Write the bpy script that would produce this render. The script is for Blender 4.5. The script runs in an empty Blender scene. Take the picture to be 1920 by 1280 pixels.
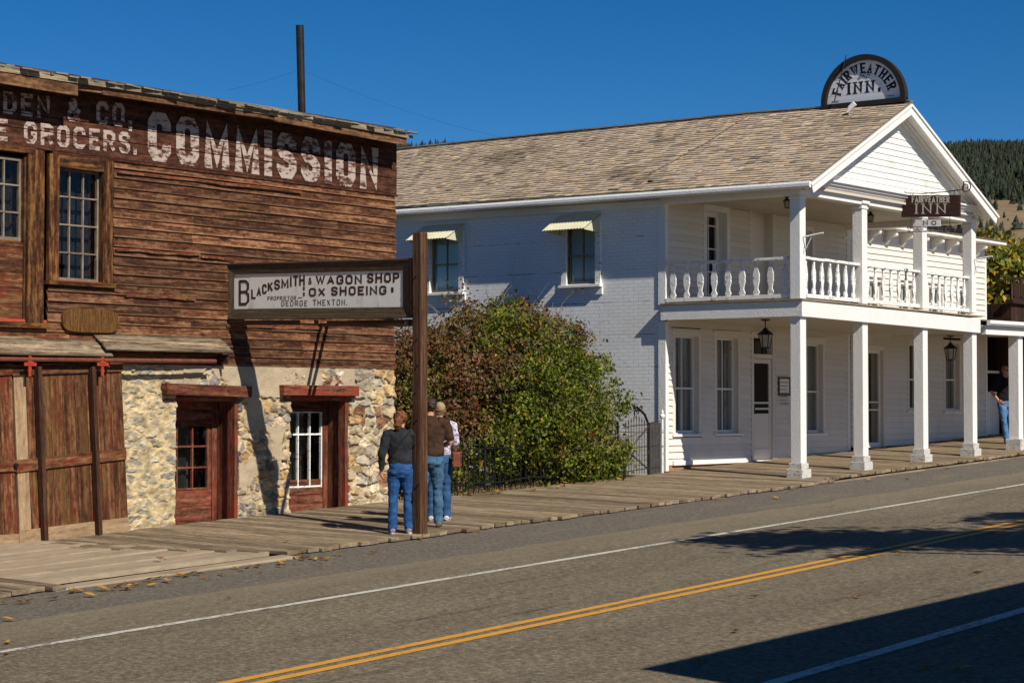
import bpy, bmesh, math, random
import numpy as np
from mathutils import Vector, Matrix, noise
from math import radians, sin, cos, pi
R = random.Random(11)
sc = bpy.context.scene
COL = sc.collection
# ------------------------------------------------------------------ camera, sky, sun, exposure
CZ = 2.5                                   # eye height above the road datum
FPX, VX, HY = 3800.0, 3900.0, 760.0
PIT = math.atan2(HY - 640, FPX)
AZ = math.atan2(VX - 960, FPX / cos(PIT))
cam = bpy.data.cameras.new('camera'); camo = bpy.data.objects.new('camera', cam); COL.objects.link(camo)
cam.sensor_width = 36.0; cam.lens = FPX / 1920 * 36.0; cam.clip_start = .1; cam.clip_end = 8000
camo.location = (0, 0, CZ)
FW = Vector((cos(AZ) * cos(PIT), sin(AZ) * cos(PIT), sin(PIT)))
RT = Vector((sin(AZ), -cos(AZ), 0)); UP = RT.cross(FW)
camo.rotation_euler = Matrix((RT, UP, -FW)).transposed().to_euler()
sc.camera = camo
SUN_TRAVEL = Vector((.255, 1.0, -.88)).normalized()
SUN_EL = math.asin(-SUN_TRAVEL.z)
SUN_AZ = math.atan2(-SUN_TRAVEL.x, -SUN_TRAVEL.y)      # clockwise from +Y, towards the sun
w = bpy.data.worlds.new('World'); sc.world = w; w.use_nodes = True
nt = w.node_tree; bg = nt.nodes['Background']
sky = nt.nodes.new('ShaderNodeTexSky'); sky.sky_type = 'NISHITA'; sky.sun_disc = False
sky.sun_elevation = SUN_EL; sky.sun_rotation = SUN_AZ
sky.altitude = 2200; sky.air_density = .8; sky.dust_density = 0.25; sky.ozone_density = 5.0
hs = nt.nodes.new('ShaderNodeHueSaturation'); hs.inputs['Saturation'].default_value = 1.30; hs.inputs['Value'].default_value = .92
nt.links.new(sky.outputs[0], hs.inputs['Color']); nt.links.new(hs.outputs[0], bg.inputs['Color'])
bg.inputs['Strength'].default_value = 0.078
sl = bpy.data.lights.new('sun', 'SUN'); sl.energy = 5.0; sl.angle = radians(.5); sl.color = (1, .935, .82)
so = bpy.data.objects.new('sun', sl); COL.objects.link(so); so.location = (0, -30, 40)
so.rotation_euler = SUN_TRAVEL.to_track_quat('-Z', 'Y').to_euler()
sc.view_settings.view_transform = 'Standard'; sc.view_settings.look = 'None'
sc.view_settings.exposure = 0.12; sc.view_settings.gamma = 1
sc.cycles.max_bounces = 6; sc.cycles.transparent_max_bounces = 12

# ------------------------------------------------------------------ photograph measurements -> real positions
def ray(u, v): return FW * FPX + RT * (u - 960) + UP * (640 - v)
def onY(u, v, Y): q = ray(u, v); q = q * (Y / q.y); return Vector((q.x, q.y, q.z + CZ))
def onX(u, v, X): q = ray(u, v); q = q * (X / q.x); return Vector((q.x, q.y, q.z + CZ))
def onZ(u, v, Z): q = ray(u, v); q = q * ((Z - CZ) / q.z); return Vector((q.x, q.y, q.z + CZ))
SL, TL = .035, .02
def walk_z(x, y): return CZ - 1.747 + SL * (x - 21.18) + TL * (y - 18.0)     # top of the boardwalk
def road_z(x): return CZ - 1.747 - .12 + SL * (x - 21.18)
def onG(u, v, off=0.0, t=TL):
    q = ray(u, v); n = Vector((-SL, -t, 1)); p0 = Vector((21.18, 18.0, CZ - 1.747 + off - CZ))
    q = q * (n.dot(p0) / n.dot(q)); return Vector((q.x, q.y, q.z + CZ))
WY = 21.7                                   # the line of the fronts
def B(u, v, d=0.0):                         # point on a front standing d metres out of that line
    p = onY(u, v, WY - d); return p.x, p.z

# ------------------------------------------------------------------ mesh collecting
ORG = {}
class MB:
    def __init__(s): s.v = []; s.f = []; s.uv = []; s.nn = []; s.rn = []; s.co = []; s.mi = []
    def face(s, idx, uv=None, nn=None, rn=0.5, co=(1, 1, 1), mi=0):
        s.f.append(tuple(idx)); n = len(idx)
        s.uv += uv if uv else [(0, 0)] * n
        s.nn += nn if nn else [(0.5, 0.5)] * n
        s.rn.append(rn); s.co.append(co); s.mi.append(mi)
    def obox(s, c, ax, ay, az, hx, hy, hz, rn=None, mi=0, co=(1, 1, 1), tw=0.0):
        """box about c; ax is the grain axis"""
        c = Vector(c); b = len(s.v); rn = R.random() if rn is None else rn
        ru, rv = R.random() * 50, R.random() * 50
        for k in (-1, 1):
            for j in (-1, 1):
                for i in (-1, 1):
                    s.v.append(c + ax * (hx * i) + ay * (hy * j) + az * (hz * k + tw * i))
        P = lambda i, j, k: b + i + 2 * j + 4 * k
        def q(ids, ku, kv, su, sv):
            uv = []; nn = []
            for (i, j, k) in ids:
                t = (i, j, k); uv.append((ru + t[ku] * 2 * su, rv + t[kv] * 2 * sv)); nn.append((t[ku], t[kv]))
            s.face([P(*t) for t in ids], uv, nn, rn, co, mi)
        q([(0, 0, 0), (0, 1, 0), (1, 1, 0), (1, 0, 0)], 0, 1, hx, hy)
        q([(0, 0, 1), (1, 0, 1), (1, 1, 1), (0, 1, 1)], 0, 1, hx, hy)
        q([(0, 0, 0), (1, 0, 0), (1, 0, 1), (0, 0, 1)], 0, 2, hx, hz)
        q([(0, 1, 0), (0, 1, 1), (1, 1, 1), (1, 1, 0)], 0, 2, hx, hz)
        q([(0, 0, 0), (0, 0, 1), (0, 1, 1), (0, 1, 0)], 1, 2, hy, hz)
        q([(1, 0, 0), (1, 1, 0), (1, 1, 1), (1, 0, 1)], 1, 2, hy, hz)
    def bx(s, x0, x1, y0, y1, z0, z1, g='x', **k):
        c = ((x0 + x1) / 2, (y0 + y1) / 2, (z0 + z1) / 2); h = [abs(x1 - x0) / 2, abs(y1 - y0) / 2, abs(z1 - z0) / 2]
        X, Y, Z = Vector((1, 0, 0)), Vector((0, 1, 0)), Vector((0, 0, 1))
        if g == 'x': s.obox(c, X, Y, Z, h[0], h[1], h[2], **k)
        elif g == 'y': s.obox(c, Y, -X, Z, h[1], h[0], h[2], **k)
        else: s.obox(c, Z, Y, -X, h[2], h[1], h[0], **k)
    def beam(s, p, q, wd, ht, up=(0, 0, 1), **k):
        """bar from p to q, wd sideways and ht along up"""
        p, q = Vector(p), Vector(q); d = q - p; L = d.length; d.normalize(); up = Vector(up)
        sd = up.cross(d).normalized(); u2 = d.cross(sd)
        s.obox((p + q) / 2, d, sd, u2, L / 2, wd / 2, ht / 2, **k)
    def tube(s, pts, r, n=8, co=(1, 1, 1), mi=0, cap=True, sq=1.0):
        pts = [Vector(p) for p in pts]; m = len(pts); rs = r if isinstance(r, (list, tuple)) else [r] * m
        b = len(s.v); rn = R.random(); L = 0; ref = None
        for i, p in enumerate(pts):
            t = (pts[min(i + 1, m - 1)] - pts[max(i - 1, 0)]).normalized()
            if ref is None: ref = Vector((1, 0, 0)) if abs(t.x) < .8 else Vector((0, 1, 0))
            x = (ref - t * ref.dot(t)).normalized(); ref = x; y = t.cross(x)
            for j in range(n):
                a = 2 * pi * j / n; s.v.append(p + x * (cos(a) * rs[i]) + y * (sin(a) * rs[i] * sq))
        for i in range(m - 1):
            l = (pts[i + 1] - pts[i]).length
            for j in range(n):
                k = (j + 1) % n
                s.face((b + i * n + j, b + i * n + k, b + (i + 1) * n + k, b + (i + 1) * n + j),
                       [(L, j * .03), (L, (j + 1) * .03), (L + l, (j + 1) * .03), (L + l, j * .03)], None, rn, co, mi)
            L += l
        if cap:
            s.face([b + j for j in range(n)][::-1], None, None, rn, co, mi)
            s.face([b + (m - 1) * n + j for j in range(n)], None, None, rn, co, mi)
    def lathe(s, c, prof, n=12, **k):
        c = Vector(c); s.tube([c + Vector((0, 0, z)) for r, z in prof], [max(r, .0005) for r, z in prof], n, **k)
    def poly(s, pts, dv, rn=None, mi=0, co=(1, 1, 1)):
        """flat polygon pts pushed through by the vector dv"""
        pts = [Vector(p) for p in pts]; dv = Vector(dv); b = len(s.v); n = len(pts); rn = R.random() if rn is None else rn
        s.v += pts + [p + dv for p in pts]
        e = (pts[1] - pts[0]).normalized(); nrm = dv.normalized(); f = nrm.cross(e)
        uv = [((p - pts[0]).dot(e), (p - pts[0]).dot(f)) for p in pts]
        s.face([b + i for i in range(n)][::-1], uv[::-1], None, rn, co, mi)
        s.face([b + n + i for i in range(n)], uv, None, rn, co, mi)
        for i in range(n):
            j = (i + 1) % n; l = (pts[j] - pts[i]).length
            s.face((b + i, b + j, b + n + j, b + n + i), [(0, 0), (l, 0), (l, dv.length), (0, dv.length)], None, rn, co, mi)
    def quad(s, a, b_, c, d, rn=None, co=(1, 1, 1), mi=0):
        b = len(s.v); a, b_, c, d = map(Vector, (a, b_, c, d)); s.v += [a, b_, c, d]
        lu = (b_ - a).length; lv = (d - a).length; ru, rv = R.random() * 50, R.random() * 50
        s.face((b, b + 1, b + 2, b + 3), [(ru, rv), (ru + lu, rv), (ru + lu, rv + lv), (ru, rv + lv)],
               [(0, 0), (1, 0), (1, 1), (0, 1)], R.random() if rn is None else rn, co, mi)
    def build(s, name, mats, parent=None, smooth=False, bevel=0, fix=True):
        me = bpy.data.meshes.new(name)
        o = bpy.data.objects.new(name, me); COL.objects.link(o)
        org = ORG.get(parent.name, Vector()) if parent else Vector()
        me.from_pydata([tuple(Vector(p) - org) for p in s.v], [], s.f)
        u = me.uv_layers.new(name='UVMap'); u.data.foreach_set('uv', np.array(s.uv, dtype='f').ravel())
        u2 = me.uv_layers.new(name='across'); u2.data.foreach_set('uv', np.array(s.nn, dtype='f').ravel())
        a = me.attributes.new('rnd', 'FLOAT', 'FACE'); a.data.foreach_set('value', np.array(s.rn, dtype='f'))
        a = me.attributes.new('col', 'FLOAT_COLOR', 'FACE')
        a.data.foreach_set('color', np.array([tuple(c) + (1,) for c in s.co], dtype='f').ravel())
        me.polygons.foreach_set('material_index', s.mi)
        for m in (mats if isinstance(mats, (list, tuple)) else [mats]): me.materials.append(m)
        if fix:
            bm = bmesh.new(); bm.from_mesh(me); bmesh.ops.recalc_face_normals(bm, faces=bm.faces); bm.to_mesh(me); bm.free()
        if smooth: me.polygons.foreach_set('use_smooth', [True] * len(me.polygons))
        if parent: o.parent = parent
        ORG[o.name] = org
        if bevel:
            m = o.modifiers.new('bevel', 'BEVEL'); m.width = bevel; m.segments = 2; m.limit_method = 'ANGLE'
        return o
def npmesh(name, verts, faces, mat, parent=None, col=None, colv=None, smooth=False):
    me = bpy.data.meshes.new(name); org = ORG.get(parent.name, Vector()) if parent else Vector()
    verts = np.asarray(verts, dtype='f') - np.array(org, dtype='f'); faces = np.asarray(faces, dtype='i'); k = faces.shape[1]
    me.vertices.add(len(verts)); me.vertices.foreach_set('co', verts.ravel())
    me.loops.add(faces.size); me.loops.foreach_set('vertex_index', faces.ravel())
    me.polygons.add(len(faces)); me.polygons.foreach_set('loop_start', np.arange(0, faces.size, k, dtype='i'))
    me.polygons.foreach_set('loop_total', np.full(len(faces), k, dtype='i'))
    me.update(calc_edges=True); me.validate()
    if col is not None:
        a = me.attributes.new('col', 'FLOAT_COLOR', 'FACE'); c = np.ones((len(faces), 4), 'f'); c[:, :3] = col; a.data.foreach_set('color', c.ravel())
    if colv is not None:
        a = me.attributes.new('col', 'FLOAT_COLOR', 'POINT'); c = np.ones((len(verts), 4), 'f'); c[:, :3] = colv; a.data.foreach_set('color', c.ravel())
    me.polygons.foreach_set('use_smooth', [smooth] * len(faces))
    me.materials.append(mat); o = bpy.data.objects.new(name, me); COL.objects.link(o)
    if parent: o.parent = parent
    ORG[o.name] = org
    return o
def thing(name, label, cat, loc, group=None):
    o = bpy.data.objects.new(name, None); COL.objects.link(o); o.location = loc; o.empty_display_size = .2
    ORG[o.name] = Vector(loc); tag(o, label, cat, group); return o
def tag(o, label=None, cat=None, group=None, kind=None):
    if label: o['label'] = label
    if cat: o['category'] = cat
    if group: o['group'] = group
    if kind: o['kind'] = kind
    return o
def dup(o, loc=None, rz=None, label=None, parent=None):
    c = o.copy(); COL.objects.link(c)
    if parent is not None: c.parent = parent
    if loc is not None: c.location = loc
    if rz is not None: c.rotation_euler = (0, 0, rz)
    if label: c['label'] = label
    for ch in list(o.children): dup(ch, parent=c)
    return c

# ------------------------------------------------------------------ materials
def mat(name):
    m = bpy.data.materials.new(name); m.use_nodes = True; t = m.node_tree
    return m, t, t.nodes['Principled BSDF']
class N:
    def __init__(s, t): s.t = t
    def n(s, typ, **k):
        o = s.t.nodes.new(typ)
        for a, b in k.items(): setattr(o, a, b)
        return o
    def l(s, a, b): s.t.links.new(a, b)
    def coord(s, kind='Object', scale=(1, 1, 1)):
        if kind == 'UV': tc = s.n('ShaderNodeUVMap', uv_map='UVMap').outputs[0]
        else: tc = s.n('ShaderNodeTexCoord').outputs[kind]
        mp = s.n('ShaderNodeMapping'); mp.inputs['Scale'].default_value = scale; s.l(tc, mp.inputs[0]); return mp.outputs[0]
    def noise(s, vec, scale, detail=5, rough=.6, dist=0):
        o = s.n('ShaderNodeTexNoise'); s.l(vec, o.inputs['Vector'])
        o.inputs['Scale'].default_value = scale; o.inputs['Detail'].default_value = detail
        o.inputs['Roughness'].default_value = rough; o.inputs['Distortion'].default_value = dist; return o.outputs['Fac']
    def ramp(s, fac, stops):
        o = s.n('ShaderNodeValToRGB'); e = o.color_ramp.elements
        while len(e) < len(stops): e.new(.5)
        for i, (p, c) in enumerate(stops): e[i].position = p; e[i].color = tuple(c) + (1,) if len(c) == 3 else c
        s.l(fac, o.inputs[0]); return o.outputs[0]
    def mix(s, fac, a, b, mode='MIX'):
        o = s.n('ShaderNodeMix', data_type='RGBA', blend_type=mode)
        for sock, val in ((o.inputs[0], fac), (o.inputs[6], a), (o.inputs[7], b)):
            if hasattr(val, 'is_linked'): s.l(val, sock)
            elif isinstance(val, (int, float)): sock.default_value = val
            else: sock.default_value = tuple(val) + (1,)
        return o.outputs[2]
    def math(s, op, a, b=0.0, clamp=False):
        o = s.n('ShaderNodeMath', operation=op, use_clamp=clamp)
        for i, val in enumerate((a, b)):
            if hasattr(val, 'is_linked'): s.l(val, o.inputs[i])
            else: o.inputs[i].default_value = val
        return o.outputs[0]
    def step(s, v, lo, hi):
        o = s.n('ShaderNodeMapRange', interpolation_type='SMOOTHSTEP'); s.l(v, o.inputs[0])
        o.inputs[1].default_value = lo; o.inputs[2].default_value = hi; return o.outputs[0]
    def attr(s, name, out='Fac'): return s.n('ShaderNodeAttribute', attribute_name=name).outputs[out]
    def bump(s, h, dist, bsdf, strength=1.0):
        o = s.n('ShaderNodeBump'); o.inputs['Distance'].default_value = dist; o.inputs['Strength'].default_value = strength
        s.l(h, o.inputs['Height']); s.l(o.outputs[0], bsdf.inputs['Normal'])
def wood(name, c, paint=None, pa=.5, ptop=0.0, gx=1.2, gy=26, rough=.88, var=.5, bump=.004, stain=None, sa=.5, ct=1.0, bare=None):
    """weathered board: c = dark, middle, light; paint left over most where pa is high and at the lapped top edge (ptop)"""
    m, t, bs = mat(name); k = N(t)
    g1 = k.noise(k.coord('UV', (gx, gy, 1)), 1, 7, .62, .35); g2 = k.noise(k.coord('UV', (gx * 5, gy * 1.1, 1)), 1, 6, .75, .2)
    g = k.math('ADD', k.math('MULTIPLY', g1, .55), k.math('MULTIPLY', g2, .45))
    fine = k.noise(k.coord('UV', (gx * 9, gy * 2.2, 1)), 1, 4, .8)
    col = k.ramp(g, [(.49 - .15 * ct, c[0]), (.49, c[1]), (.49 + .14 * ct, c[2])])
    big = k.noise(k.coord('UV', (.7, 3, 1)), 1, 3)
    if stain: col = k.mix(k.math('MULTIPLY', k.step(big, .5, .68), sa), col, stain)
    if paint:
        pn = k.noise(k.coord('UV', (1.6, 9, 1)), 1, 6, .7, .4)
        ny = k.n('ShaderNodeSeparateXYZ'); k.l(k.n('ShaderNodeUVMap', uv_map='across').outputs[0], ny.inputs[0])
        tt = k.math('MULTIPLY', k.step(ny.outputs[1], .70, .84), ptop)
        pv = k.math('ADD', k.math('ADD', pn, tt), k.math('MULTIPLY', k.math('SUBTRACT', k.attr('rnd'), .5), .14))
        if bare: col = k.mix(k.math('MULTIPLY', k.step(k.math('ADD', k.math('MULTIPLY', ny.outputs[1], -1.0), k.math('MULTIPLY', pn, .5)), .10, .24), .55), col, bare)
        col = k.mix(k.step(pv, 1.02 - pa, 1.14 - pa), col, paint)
    rv = k.math('ADD', k.math('MULTIPLY', k.attr('rnd'), var), 1 - var / 2)
    fv = k.math('ADD', k.math('MULTIPLY', fine, 1.1), .45)
    br = k.math('MULTIPLY', rv, fv)
    cc = k.n('ShaderNodeCombineColor')
    for i in range(3): k.l(br, cc.inputs[i])
    k.l(k.mix(1.0, col, cc.outputs[0], 'MULTIPLY'), bs.inputs['Base Color'])
    bs.inputs['Roughness'].default_value = rough; bs.inputs['Specular IOR Level'].default_value = .2
    k.bump(k.math('ADD', g, k.math('MULTIPLY', fine, .5)), bump, bs); return m
def paintm(name, c, dirt=(.30, .26, .2), da=.25, rough=.55, scale=1.0, bump=.002, chip=None, ca=.3):
    m, t, bs = mat(name); k = N(t)
    n1 = k.noise(k.coord('Object', (1.0 * scale, 1.0 * scale, .45 * scale)), 2.2, 6, .65)
    n2 = k.noise(k.coord('Object'), 30 * scale, 4)
    col = k.mix(k.math('MULTIPLY', k.step(n1, .52, .75), da), c, dirt)
    if chip:
        n3 = k.noise(k.coord('Object', (1, 1, 2.2)), 7 * scale, 7, .7)
        col = k.mix(k.step(n3, .98 - ca, 1.02 - ca), col, chip)
    rv = k.math('ADD', k.math('MULTIPLY', k.attr('rnd'), .1), .94)
    cc = k.n('ShaderNodeCombineColor')
    for i in range(3): k.l(rv, cc.inputs[i])
    k.l(k.mix(1.0, col, cc.outputs[0], 'MULTIPLY'), bs.inputs['Base Color'])
    bs.inputs['Roughness'].default_value = rough; bs.inputs['Specular IOR Level'].default_value = .3
    k.bump(k.math('ADD', n2, n1), bump, bs); return m
def colm(name, rough=.8, tr=0.0, spec=.3, bump=0.0, bs_scale=60, mul=1.0, var=0.0):
    """base colour from the per-face / per-point colour of the thing itself"""
    m, t, bs = mat(name); k = N(t); c = k.attr('col', 'Color')
    if var:
        n = k.noise(k.coord('Object'), bs_scale * .5, 5, .7)
        b = k.math('ADD', k.math('MULTIPLY', n, var), 1 - var / 2)
        cc = k.n('ShaderNodeCombineColor')
        for i in range(3): k.l(b, cc.inputs[i])
        c = k.mix(1.0, c, cc.outputs[0], 'MULTIPLY')
    k.l(c, bs.inputs['Base Color']); bs.inputs['Roughness'].default_value = rough; bs.inputs['Specular IOR Level'].default_value = spec
    if bump: k.bump(k.noise(k.coord('Object'), bs_scale, 5, .65), bump, bs)
    if tr:
        tl = k.n('ShaderNodeBsdfTranslucent'); k.l(c, tl.inputs['Color']); mx = k.n('ShaderNodeMixShader'); mx.inputs[0].default_value = tr
        out = t.nodes['Material Output']; k.l(bs.outputs[0], mx.inputs[1]); k.l(tl.outputs[0], mx.inputs[2]); k.l(mx.outputs[0], out.inputs[0])
    return m
def flat(name, c, rough=.7, metal=0.0, c2=None, scale=8, bump=0.0, spec=.3):
    m, t, bs = mat(name); k = N(t)
    c2 = c2 or tuple(x * .6 for x in c)
    n = k.noise(k.coord('Object'), scale, 6, .65)
    k.l(k.ramp(n, [(.3, c2), (.6, c)]), bs.inputs['Base Color'])
    bs.inputs['Roughness'].default_value = rough; bs.inputs['Metallic'].default_value = metal; bs.inputs['Specular IOR Level'].default_value = spec
    if bump: k.bump(n, bump, bs)
    return m
def glassm(name, tint=(.9, .95, .95), gl=.10, dirt=.0):
    m, t, bs = mat(name); k = N(t); out = t.nodes['Material Output']
    tr = k.n('ShaderNodeBsdfTransparent'); tr.inputs[0].default_value = tint + (1,)
    g = k.n('ShaderNodeBsdfGlossy'); g.inputs['Roughness'].default_value = .03
    wv = k.n('ShaderNodeBump'); wv.inputs['Distance'].default_value = .01; wv.inputs['Strength'].default_value = .25
    k.l(k.noise(k.coord('Object'), 2.5, 2), wv.inputs['Height']); k.l(wv.outputs[0], g.inputs['Normal'])
    mx = k.n('ShaderNodeMixShader'); mx.inputs[0].default_value = gl; k.l(tr.outputs[0], mx.inputs[1]); k.l(g.outputs[0], mx.inputs[2])
    last = mx.outputs[0]
    if dirt:
        df = k.n('ShaderNodeBsdfDiffuse'); df.inputs[0].default_value = (.35, .37, .36, 1)
        m2 = k.n('ShaderNodeMixShader'); k.l(k.math('MULTIPLY', k.step(k.noise(k.coord('Object', (3, 3, 1)), 5, 7, .75), .5, .85), dirt), m2.inputs[0])
        k.l(last, m2.inputs[1]); k.l(df.outputs[0], m2.inputs[2]); last = m2.outputs[0]
    k.l(last, out.inputs[0]); return m
M = {}
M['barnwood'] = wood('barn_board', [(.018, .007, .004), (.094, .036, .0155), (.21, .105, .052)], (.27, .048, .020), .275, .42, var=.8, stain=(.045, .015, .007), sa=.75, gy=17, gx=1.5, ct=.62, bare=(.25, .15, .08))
M['bandwood'] = wood('sign_band_board', [(.016, .006, .004), (.056, .019, .010), (.12, .045, .024)], (.13, .03, .016), .33, .1, var=.4, gy=12, gx=1.5, ct=.7)
M['fascia'] = wood('fascia_board', [(.05, .022, .010), (.14, .065, .030), (.24, .13, .065)], var=.5, stain=(.05, .02, .01), sa=.8, gy=14, gx=1.6, ct=.6)
M['greywood'] = wood('grey_board', [(.070, .050, .030), (.24, .185, .115), (.42, .335, .22)], var=.5, gy=36, gx=.8)
M['shake'] = wood('roof_shake', [(.09, .08, .06), (.20, .18, .14), (.34, .31, .25)], var=.6, gy=30, stain=(.09, .08, .05), sa=.6)
M['casing'] = wood('old_casing', [(.016, .006, .003), (.062, .023, .009), (.19, .085, .026)], (.12, .022, .011), .42, 0, var=.5, gy=13, ct=.6)
M['sashwood'] = wood('old_sash', [(.10, .07, .05), (.20, .15, .11), (.34, .29, .24)], var=.3, gy=20)
M['canopywood'] = wood('canopy_board', [(.065, .042, .024), (.185, .135, .085), (.33, .255, .17)], var=.5, gy=13, gx=.9, ct=.7)
M['redframe'] = wood('red_frame', [(.035, .012, .008), (.12, .038, .020), (.22, .095, .055)], (.20, .036, .020), .50, 0, var=.5, gy=13, ct=.65)
M['reddoor'] = wood('red_door', [(.030, .011, .005), (.095, .036, .015), (.20, .095, .042)], (.115, .018, .010), .49, 0, var=.8, gy=14, gx=1.2, ct=.6, stain=(.11, .065, .018), sa=.6)
M['doorbase'] = wood('door_base_board', [(.18, .11, .06), (.32, .21, .12), (.42, .30, .18)], (.22, .06, .035), .20, 0, var=.2, gy=14)
M['batten'] = wood('dark_batten', [(.014, .008, .005), (.05, .022, .012), (.11, .05, .028)], (.10, .02, .012), .4, 0, var=.3)
M['pole'] = wood('post_timber', [(.016, .008, .005), (.070, .034, .018), (.17, .092, .045)], var=.1, gx=.6, gy=26, stain=(.055, .018, .009), sa=.85, bump=.008)
M['signframe'] = wood('sign_frame_wood', [(.03, .018, .011), (.09, .06, .036), (.17, .12, .075)], var=.35, gy=30, bump=.005)
M['deck'] = wood('deck_board', [(.095, .069, .042), (.205, .152, .094), (.32, .245, .16)], var=.6, gy=13, stain=(.12, .09, .05), sa=.7, ct=.7)
M['ramp'] = wood('ramp_board', [(.25, .193, .126), (.335, .262, .176), (.39, .312, .218)], var=.05, gy=10, gx=.5, stain=(.21, .17, .12), sa=.5)
M['plaque'] = wood('plaque_wood', [(.03, .012, .004), (.105, .048, .013), (.22, .11, .03)], var=.1, gy=38, gx=2)
M['cream'] = paintm('sign_paint', (.80, .78, .72), (.33, .29, .22), .55, .6, 2.0, chip=(.30, .24, .17), ca=.28)
M['lettpaint'] = None
M['white'] = paintm('white_paint', (.82, .80, .76), (.45, .40, .32), .22, .5, 1.0, .002, chip=(.40, .33, .24), ca=.34)
M['whiteworn'] = paintm('worn_white_paint', (.80, .79, .76), (.42, .37, .30), .4, .6, 1.6, .006, chip=(.27, .19, .11), ca=.405)
M['basepaint'] = paintm('scuffed_base_paint', (.62, .60, .56), (.30, .27, .22), .8, .7, 2.2, .012, chip=(.26, .21, .15), ca=.43)
M['whiterough'] = paintm('rough_white_paint', (.79, .78, .75), (.5, .46, .4), .2, .6, 1.0, .009, chip=(.42, .36, .28), ca=.29)
M['whiteboard'] = paintm('white_clapboard', (.75, .70, .625), (.50, .42, .31), .25, .6, 1.0, chip=(.52, .43, .32), ca=.33)
M['gableboard'] = paintm('gable_clapboard', (.83, .81, .76), (.34, .25, .14), .5, .6, .8, chip=(.45, .36, .22), ca=.35)
M['ceil'] = paintm('porch_ceiling_paint', (.60, .53, .45), (.42, .35, .27), .3, .6)
M['black'] = flat('black_iron', (.012, .012, .013), .5, 0)
M['rustiron'] = flat('rusty_iron', (.05, .028, .018), .7, 0, (.015, .012, .011), 25)
M['redmetal'] = flat('red_painted_iron', (.42, .05, .025), .5, 0, (.22, .03, .018), 30)
M['track'] = flat('rust_red_track', (.20, .055, .03), .6, 0, (.09, .035, .022), 15)
M['pipe'] = flat('stovepipe_metal', (.045, .038, .034), .45, .6, (.022, .018, .016), 6)
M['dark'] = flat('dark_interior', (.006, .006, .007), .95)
M['glass'] = glassm('window_glass', gl=.055)
M['dirtyglass'] = glassm('dusty_glass', gl=.035, dirt=.10)
M['blueglass'] = glassm('shade_glass', gl=.10)
M['curtain'] = paintm('lace_curtain', (.27, .26, .24), (.06, .055, .05), .9, .9, 5)
M['shade'] = flat('blue_window_shade', (.42, .58, .66), .85, 0, (.36, .5, .58), 2)
M['leaf'] = colm('leaf', .55, .32, .35)
M['stone'] = colm('rubble_stone', .92, 0, .15, .012, 45, var=.45)
M['shingle'] = colm('roof_shingle', .92, 0, .15, .006, 50, var=.5)
M['hillm'] = colm('hillside', 1.0, 0, 0, 0)
M['conif'] = colm('conifer_needles', .95, 0, .1)
M['skin'] = flat('skin', (.52, .27, .18), .55, 0, (.46, .22, .14), 12)
M['concrete'] = flat('concrete', (.34, .31, .26), .95, 0, (.26, .235, .19), 6, .004)
M['brickbase'] = flat('old_brick', (.38, .19, .10), .95, 0, (.24, .12, .07), 14, .01)
M['awning'] = flat('cream_awning_metal', (.60, .58, .41), .5, 0, (.50, .48, .33), 5)
M['lampglass'] = flat('lamp_glass', (.42, .40, .30), .25, 0, (.33, .31, .22), 6)
M['brownsign'] = wood('brown_sign_board', [(.022, .010, .008), (.05, .022, .017), (.075, .035, .026)], var=.2)
M['bracketwhite'] = M['white']
M['darkboard'] = wood('dark_board', [(.012, .006, .004), (.032, .015, .010), (.06, .028, .018)], var=.5)
def paint_on_wood(name, paint, under, amt, scale=22):
    m, t, bs = mat(name); k = N(t)
    n1 = k.noise(k.coord('Object', (.5, 1, 1.3)), scale, 8, .75)
    n2 = k.noise(k.coord('Object', (.25, 1, 3)), 3, 4)
    f = k.step(k.math('ADD', n1, k.math('MULTIPLY', n2, .55)), 1.02 - amt, 1.14 - amt)
    k.l(k.mix(f, under, paint), bs.inputs['Base Color']); bs.inputs['Roughness'].default_value = .85; bs.inputs['Specular IOR Level'].default_value = .15
    return m
M['lettpaint'] = paint_on_wood('faded_white_lettering', (.42, .34, .29), (.085, .03, .018), .335, 16)
M['lettbrown'] = paint_on_wood('brown_lettering', (.060, .024, .013), (.30, .22, .15), .60, 30)
M['lettblack'] = paint_on_wood('black_lettering', (.012, .011, .013), (.3, .3, .3), .62, 20)
M['lettcream'] = paint_on_wood('cream_lettering', (.50, .46, .40), (.06, .03, .02), .50, 30)

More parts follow.
